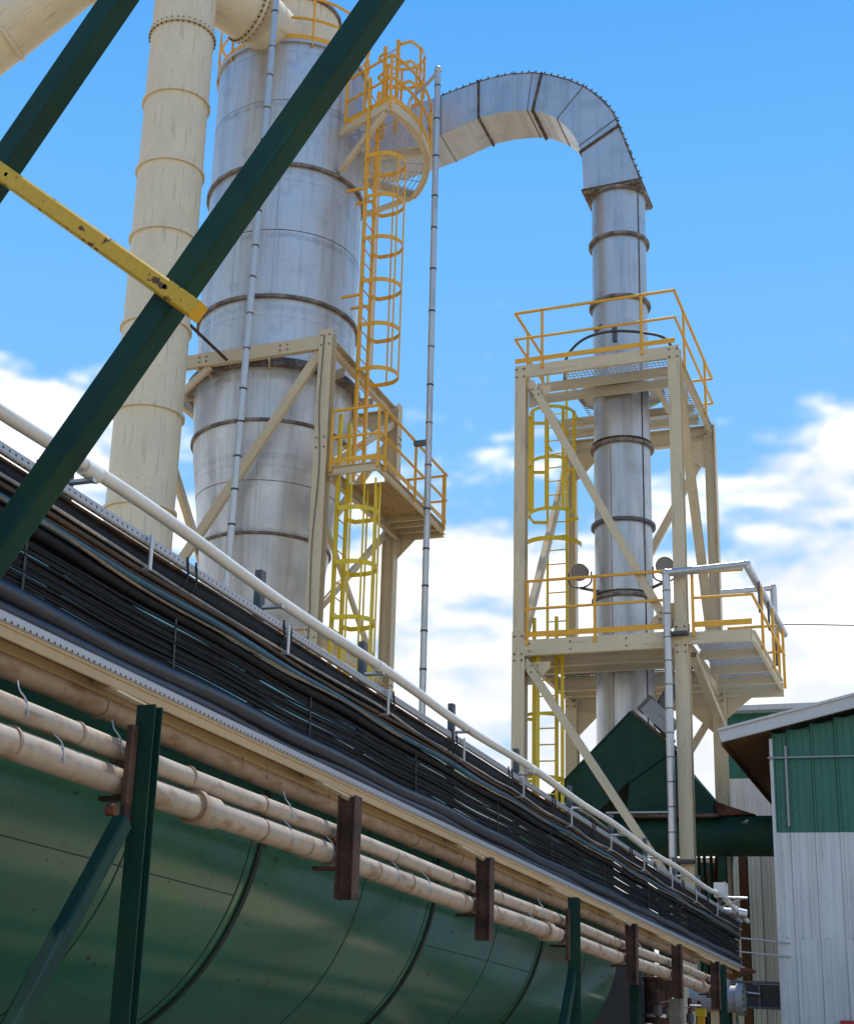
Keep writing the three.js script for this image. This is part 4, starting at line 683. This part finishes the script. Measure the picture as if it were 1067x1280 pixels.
// ================================================================= FOREGROUND BRACES
for (const [lab, a, b] of [['dark green diagonal beam crossing in front of the cyclone and the rack', V(-3.905, 2.11, -4.2), V(-0.575, 6.83, -4.2)], ['dark green diagonal beam held by the rusty upper end of the yellow bar', V(-4.585, 2.95, -4.2), V(-2.085, 6.62, -4.2)]]) {
  const t = thing('diagonal_beam', lab, 'steel beam', 'green diagonal beams'); part(t, 'tube', beam(a, b, 0.106, 0.098, 'box', V(0, 0, 1)), M.green); const d = b.clone().sub(a).normalize(); part(t, 'end_plate', beam(b, b.clone().addScaledVector(d, 0.015), 0.16, 0.16, 'box', V(0, 0, 1)), M.green);
}
{ const t = thing('yellow_bar', 'chipped yellow steel bar bolted across the green diagonal beams', 'steel bar'); part(t, 'bar', beam(V(-3.262, 4.757, -4.118), V(-2.335, 4.003, -4.118), 0.066, 0.066, 'box'), M.chipYellow); for (const [x, y] of [[-3.2, 4.71], [-2.46, 4.105]]) part(t, 'bolt', pipe(V(x, y, -4.16), V(x, y, -4.085), 0.009, 8), M.steelEdge); part(t, 'rusty_end', beam(V(-3.275, 4.768, -4.125), V(-3.262, 4.757, -4.125), 0.056, 0.056), M.rust); }
// ================================================================= BUILDINGS
function sidingPanel(w, y0, y1) { const h = 0.022, s = poly([[0, 0], [0.012, h], [0.035, h], [0.047, 0], [w * 0.36, 0], [w * 0.38, 0.006], [w * 0.42, 0.006], [w * 0.44, 0], [w * 0.68, 0], [w * 0.70, 0.006], [w * 0.74, 0.006], [w * 0.76, 0], [w - 0.003, 0], [w - 0.003, -0.012], [0, -0.012]]); const g = new THREE.ExtrudeGeometry(s, { depth: y1 - y0, bevelEnabled: false }); g.rotateX(-Math.PI / 2); g.scale(1, 1, -1); { const p = g.attributes.position; const ix = p.array; for (let i = 0; i < p.count; i += 3) { for (let c = 0; c < 3; c++) { const k = ix[(i + 1) * 3 + c]; ix[(i + 1) * 3 + c] = ix[(i + 2) * 3 + c]; ix[(i + 2) * 3 + c] = k; } } } g.computeVertexNormals(); g.translate(0, y0, 0); return uvMetres(g); }
{
  const t = thing('near_building', 'green and white metal-sided building with pale sloping roof edge', 'building');
  const zw = -24.7, x0 = -3.07, x1 = 9.2, roofY = (x) => 6.88 + 0.238 * ((x < 3.1 ? x : 6.2 - x) + 3.81);
  part(t, 'wall_core', plate([[x0, 0], [x1, 0], [x1, roofY(x1) - 0.25], [3.1, roofY(3.1) - 0.25], [x0, roofY(x0) - 0.25]], 10).translate(0, 0, zw - 0.03 - 10), M.greenSide);
  const w = 0.357; let xs = [x0]; for (let x = -2.85; x < x1; x += w) xs.push(x); xs.push(x1);
  for (let k = 0; k < xs.length - 1; k++) { const pw = xs[k + 1] - xs[k]; if (pw < 0.06) continue;
    for (const [y0, y1, m, dz] of [[0.05, 3.72, M.whiteSide, 0], [3.70, 5.30, M.whiteSide, 0.004], [5.285, Math.min(roofY(xs[k]), roofY(xs[k + 1])) - 0.22, M.greenSide, 0.008]]) part(t, 'siding_panel', sidingPanel(pw, y0, y1).translate(xs[k], 0, zw + dz), m); }
  { const s = []; for (const x of xs) for (let y = 0.6; y < 6.4; y += 0.62) s.push(pipe(V(x + 0.10, y, zw + 0.0), V(x + 0.10, y, zw + 0.014), 0.009, 6)); part(t, 'screws', merge(s), M.grey, null, 'stuff'); }
  part(t, 'corner_trim', beam(V(x0 - 0.01, 0, zw + 0.01), V(x0 - 0.01, 6.75, zw + 0.01), 0.05, 0.06, 'box', V(0, 0, 1)), M.trim);
  const rl = (xa, ya, xb, yb, z, h, d, m, n) => part(t, n, beam(V(xa, ya, z), V(xb, yb, z), d, h), m);
  rl(-3.82, 6.775, 3.12, 6.775 + 0.238 * 6.94, zw + 0.24, 0.215, 0.05, M.trim, 'fascia'); rl(3.08, 6.775 + 0.238 * 6.94, 10.1, 6.775 + 0.238 * 0.0, zw + 0.24, 0.215, 0.05, M.trim, 'fascia');
  part(t, 'roof', plate([[-3.84, 6.885], [3.1, 6.885 + 0.238 * 6.94], [10.1, 6.885], [10.1, 6.845], [3.1, 6.845 + 0.238 * 6.94], [-3.84, 6.845]], 10.6).translate(0, 0, zw - 10.3), M.trim);
  part(t, 'soffit', plate([[-3.80, 6.70], [x0 - 0.005, 6.70 + 0.238 * 0.73], [x0 - 0.005, 6.72 + 0.238 * 0.73], [-3.80, 6.72]], 10.2).translate(0, 0, zw - 10.0), M.wood, 'brown timber underside of the eave');
  part(t, 'eave_board', beam(V(-3.80, 6.72, zw + 0.2), V(-3.80, 6.72, zw - 10), 0.03, 0.18), M.wood); part(t, 'wall_ledger', beam(V(x0 - 0.03, 6.3, zw), V(x0 - 0.03, 6.3, zw - 9.5), 0.05, 0.2), M.wood);
  part(t, 'wall_conduit', pipe(V(-3.13, 6.44, zw + 0.07), V(4, 6.43, zw + 0.07), 0.016, 8), M.grey); part(t, 'wall_strip', box(-2.86, 6.0, zw + 0.05, 0.032, 1.25, 0.02), M.grey);
}
solo('wall_sign', box(-1.6, 2.15, -24.64, 1.35, 0.78, 0.02), M.red, 'red sign panel low on the white wall of the near building', 'sign');
{
  const t = thing('rear_building', 'flat roofed shed with green band over cream siding behind the tower', 'building');
  const zw = -34, x0 = -5.2, x1 = 7.0; part(t, 'wall_core', box((x0 + x1) / 2, 4.62, zw - 4.03, x1 - x0, 9.24, 8), M.creamSide);
  for (let k = 0, x = x0; x < -1.2; k++, x += 0.3) { part(t, 'siding_panel', sidingPanel(0.3, 0.05, 7.86).translate(x, 0, zw), M.creamSide); part(t, 'siding_panel', sidingPanel(0.3, 7.845, 9.28).translate(x, 0, zw + 0.006), M.greenSide); }
  part(t, 'siding_panel', sidingPanel(8.2, 0.05, 7.86).translate(-1.2, 0, zw), M.creamSide); part(t, 'siding_panel', sidingPanel(8.2, 7.845, 9.28).translate(-1.2, 0, zw + 0.006), M.greenSide);
  part(t, 'roof_edge', box((x0 + x1) / 2, 9.33, zw - 3.9, x1 - x0 + 0.12, 0.11, 8.5), M.trim); part(t, 'roof_vent', box(-4.55, 9.40, zw - 0.4, 0.35, 0.05, 0.3), M.trim);
}
// ================================================================= CLUTTER BEHIND THE END OF THE RACK
{ const t = thing('maroon_support', 'maroon steel prop leaning under the green round duct', 'steel prop'); part(t, 'prop', beam(V(-4.75, 6.0, -30.6), V(-5.35, 0, -30.9), 0.3, 0.26, 'HW', V(0, 0, 1)), M.maroon); part(t, 'cross_tie', beam(V(-5.35, 5.0, -30.7), V(-4.7, 5.75, -30.7), 0.16, 0.2), M.brown); part(t, 'post', beam(V(-4.5, 0, -31.1), V(-4.5, 5.9, -31.1), 0.16, 0.16), M.wood); }
{ const t = thing('teal_cabinet', 'teal metal panel standing behind the tower legs', 'panel'); part(t, 'panel', box(-5.6, 2.9, -32.2, 1.0, 5.8, 0.12), M.greenSide); for (const x of [-5.95, -5.7, -5.45, -5.2]) part(t, 'rib', box(x, 2.9, -32.12, 0.03, 5.8, 0.04), M.green); part(t, 'cap', box(-5.6, 5.84, -32.2, 1.1, 0.1, 0.2), M.cream); }
for (const [k, x] of [[0, -5.0], [1, -4.9], [2, -4.78]]) { const t = thing('riser_pipe', 'thin dark green riser pipe beside the tower leg under the duct', 'pipe', 'thin risers under the green duct'); part(t, 'tube', pipe(V(x, 0, -29.1), V(x, 5.9 - k * 0.12, -29.1), 0.03, 10), M.green); for (const y of [4.2, 5.1]) part(t, 'collar', pipe(V(x, y, -29.1), V(x, y + 0.05, -29.1), 0.04, 10), M.drumBand); }
for (const [y, lab] of [[3.63, 'upper thin grey rod bridging the rack end and the white building'], [3.43, 'lower thin grey rod bridging the rack end and the white building']]) solo('tie_rod', pipe(V(-3.6, y, -23.95), V(-2.9, y, -23.95 - 0.8), 0.014, 8), M.galv, lab, 'rod');
{ const t = thing('black_conveyor', 'black enclosed conveyor beam entering the near building below the rods', 'conveyor'); const z = -26.5; part(t, 'trough', box(-3.7, 2.93, z, 1.5, 0.34, 0.5), M.black); for (const y of [3.13, 2.74]) part(t, 'rail', beam(V(-4.45, y, z + 0.27), V(-2.95, y, z + 0.27), 0.04, 0.04), M.darkGrey); for (const x of [-4.3, -3.95, -3.62, -3.3]) part(t, 'stiffener', box(x, 2.93, z + 0.26, 0.03, 0.36, 0.03), M.darkGrey); part(t, 'shaft', pipe(V(-4.0, 2.98, z + 0.32), V(-3.6, 2.95, z + 0.32), 0.018, 8), M.galv); part(t, 'leg', beam(V(-4.3, 0, z), V(-4.3, 2.76, z), 0.1, 0.1), M.black); part(t, 'haunch', plate([[0, 0], [0.3, 0], [0.3, -0.35]], 0.3).translate(-3.35, 2.77, z - 0.1), M.black); }
{ const t = thing('grey_fan_duct', 'grey flanged round duct end below the tip of the rack', 'duct'); const z = -24.6; part(t, 'duct_shell', pipe(V(-4.4, 2.78, z), V(-3.7, 2.78, z), 0.2, 28), M.grey); part(t, 'flange', pipe(V(-3.72, 2.78, z), V(-3.62, 2.78, z), 0.235, 28), M.grey); part(t, 'riser', pipe(V(-3.88, 2.9, z), V(-3.88, 3.12, z), 0.07, 14), M.grey); part(t, 'flange_bolts', merge(Array.from({ length: 12 }, (_, i) => { const a = i / 12 * 2 * Math.PI; return pipe(V(-3.63, 2.78 + 0.21 * Math.cos(a), z + 0.21 * Math.sin(a)), V(-3.59, 2.78 + 0.21 * Math.cos(a), z + 0.21 * Math.sin(a)), 0.016, 6); })), M.darkGrey, null, 'stuff'); part(t, 'stand', beam(V(-4.05, 0, z), V(-4.05, 2.6, z), 0.12, 0.12), M.tan); }
{ const t = thing('steel_tank', 'small brown cylindrical vessel under the far end of the rack', 'vessel'); part(t, 'shell', revolve([[0.17, 0.05], [0.17, 2.74], [0.19, 2.74], [0.19, 2.78], [0.01, 2.80]], -3.98, -20.0, 28), M.brown); part(t, 'handle', tube([V(-4.12, 2.8, -19.95), V(-4.1, 2.86, -19.9), V(-3.9, 2.83, -19.85), V(-3.85, 2.78, -19.85)], 0.014, 16, 6), M.cableCream); part(t, 'collar', revolve([[0.175, 2.30], [0.19, 2.30], [0.19, 2.34], [0.175, 2.34]], -3.98, -20.0, 28), M.galv); part(t, 'red_base', revolve([[0.178, 0.02], [0.178, 2.26]], -3.98, -20.0, 28), M.maroon); }
{ const t = thing('drive_housing', 'dark machinery housing at the end of the green drum', 'machinery'); part(t, 'housing', box(-5.2, 1.7, -20.2, 1.9, 3.4, 1.3), M.darkGrey); part(t, 'side_panel', box(-4.22, 1.6, -20.1, 0.05, 2.2, 0.9), M.black); part(t, 'cover', box(-5.1, 3.0, -21.8, 1.2, 1.0, 1.2), M.brown); part(t, 'post', beam(V(-4.1, 0, -19.2), V(-4.1, 2.8, -19.2), 0.12, 0.12), M.green); part(t, 'brace', beam(V(-4.1, 2.5, -19.2), V(-4.1, 0.2, -18.7), 0.09, 0.09), M.green); part(t, 'cover_base', box(-5.1, 1.25, -21.8, 1.1, 2.5, 1.1), M.darkGrey); }
{ const t = thing('concrete_post', 'pale grey post standing under the brown rack bracket', 'post'); part(t, 'shaft', beam(V(-3.5, 0, -18.6), V(-3.5, 2.47, -18.6), 0.15, 0.15, 'box', V(0, 0, 1)), M.concrete); part(t, 'foot', box(-3.5, 0.05, -18.6, 0.3, 0.1, 0.3), M.concrete); }
{ const t = thing('yellow_valve', 'small yellow and orange valve tag on the far rack post', 'valve'); part(t, 'cap', box(-3.62, 2.42, -20.9, 0.12, 0.1, 0.12), M.yellow); part(t, 'body', box(-3.62, 2.3, -20.9, 0.08, 0.14, 0.08), M.orange); part(t, 'stem', pipe(V(-3.62, 0, -20.9), V(-3.62, 2.3, -20.9), 0.03, 10), M.tan); part(t, 'handle', pipe(V(-3.75, 2.5, -20.85), V(-3.5, 2.5, -20.85), 0.012, 6), M.galv); }
// ---- yard surfaces around the rack (seen mirrored in the drum)
{ const edge = (x, amp, s) => Array.from({ length: 41 }, (_, k) => { const z = 8 - k * 1.1; return [x + amp * (fbm(z * 0.35 + s, s * 1.7, 4) - 0.5) * 2, -z]; });
  const strip = (xa, xb, s) => { const a = edge(xa, 0.7, s), b = edge(xb, 0.9, s + 5).reverse(), g = new THREE.ShapeGeometry(poly([...a, ...b])); g.rotateX(-Math.PI / 2); return uvMetres(g); };
  const st = (n, g, y, m) => { g.translate(0, y, 0); structure(n, g, m); };
  st('asphalt_lane', strip(-4.4, -1.6, 3), 0.004, M.asphalt); st('asphalt_path', strip(1.6, 4.4, 8), 0.004, M.asphalt); }

{ const t = thing('valve_manifold', 'cluster of grey pipes and valves under the far end of the rack', 'manifold');
  for (const [x, y, r] of [[-3.9, 2.15, 0.05], [-3.8, 1.9, 0.035], [-3.95, 1.7, 0.045]]) part(t, 'header', pipe(V(x, y, -18.9), V(x, y, -22.6), r, 12), M.galv);
  for (const z of [-19.3, -19.9, -20.7, -21.4, -22.1]) { part(t, 'riser', pipe(V(-3.85, 0.0, z), V(-3.85, 2.62, z), 0.028, 10), M.brown); part(t, 'valve_body', pipe(V(-3.85, 2.3, z), V(-3.85, 2.42, z), 0.05, 12), M.darkGrey); part(t, 'lever', beam(V(-3.85, 2.45, z), V(-3.72, 2.47, z + 0.05), 0.02, 0.012), z < -21 ? M.red : M.galv); } }

// ---------------------------------------------------------------- finish
scene.traverse((o) => { if (o.isMesh) { o.castShadow = true; o.receiveShadow = true; } });
const renderer = new THREE.WebGLRenderer({ antialias: true });
renderer.toneMapping = THREE.LinearToneMapping;
renderer.toneMappingExposure = EXPOSURE;
renderer.shadowMap.enabled = true;
renderer.render(scene, camera);
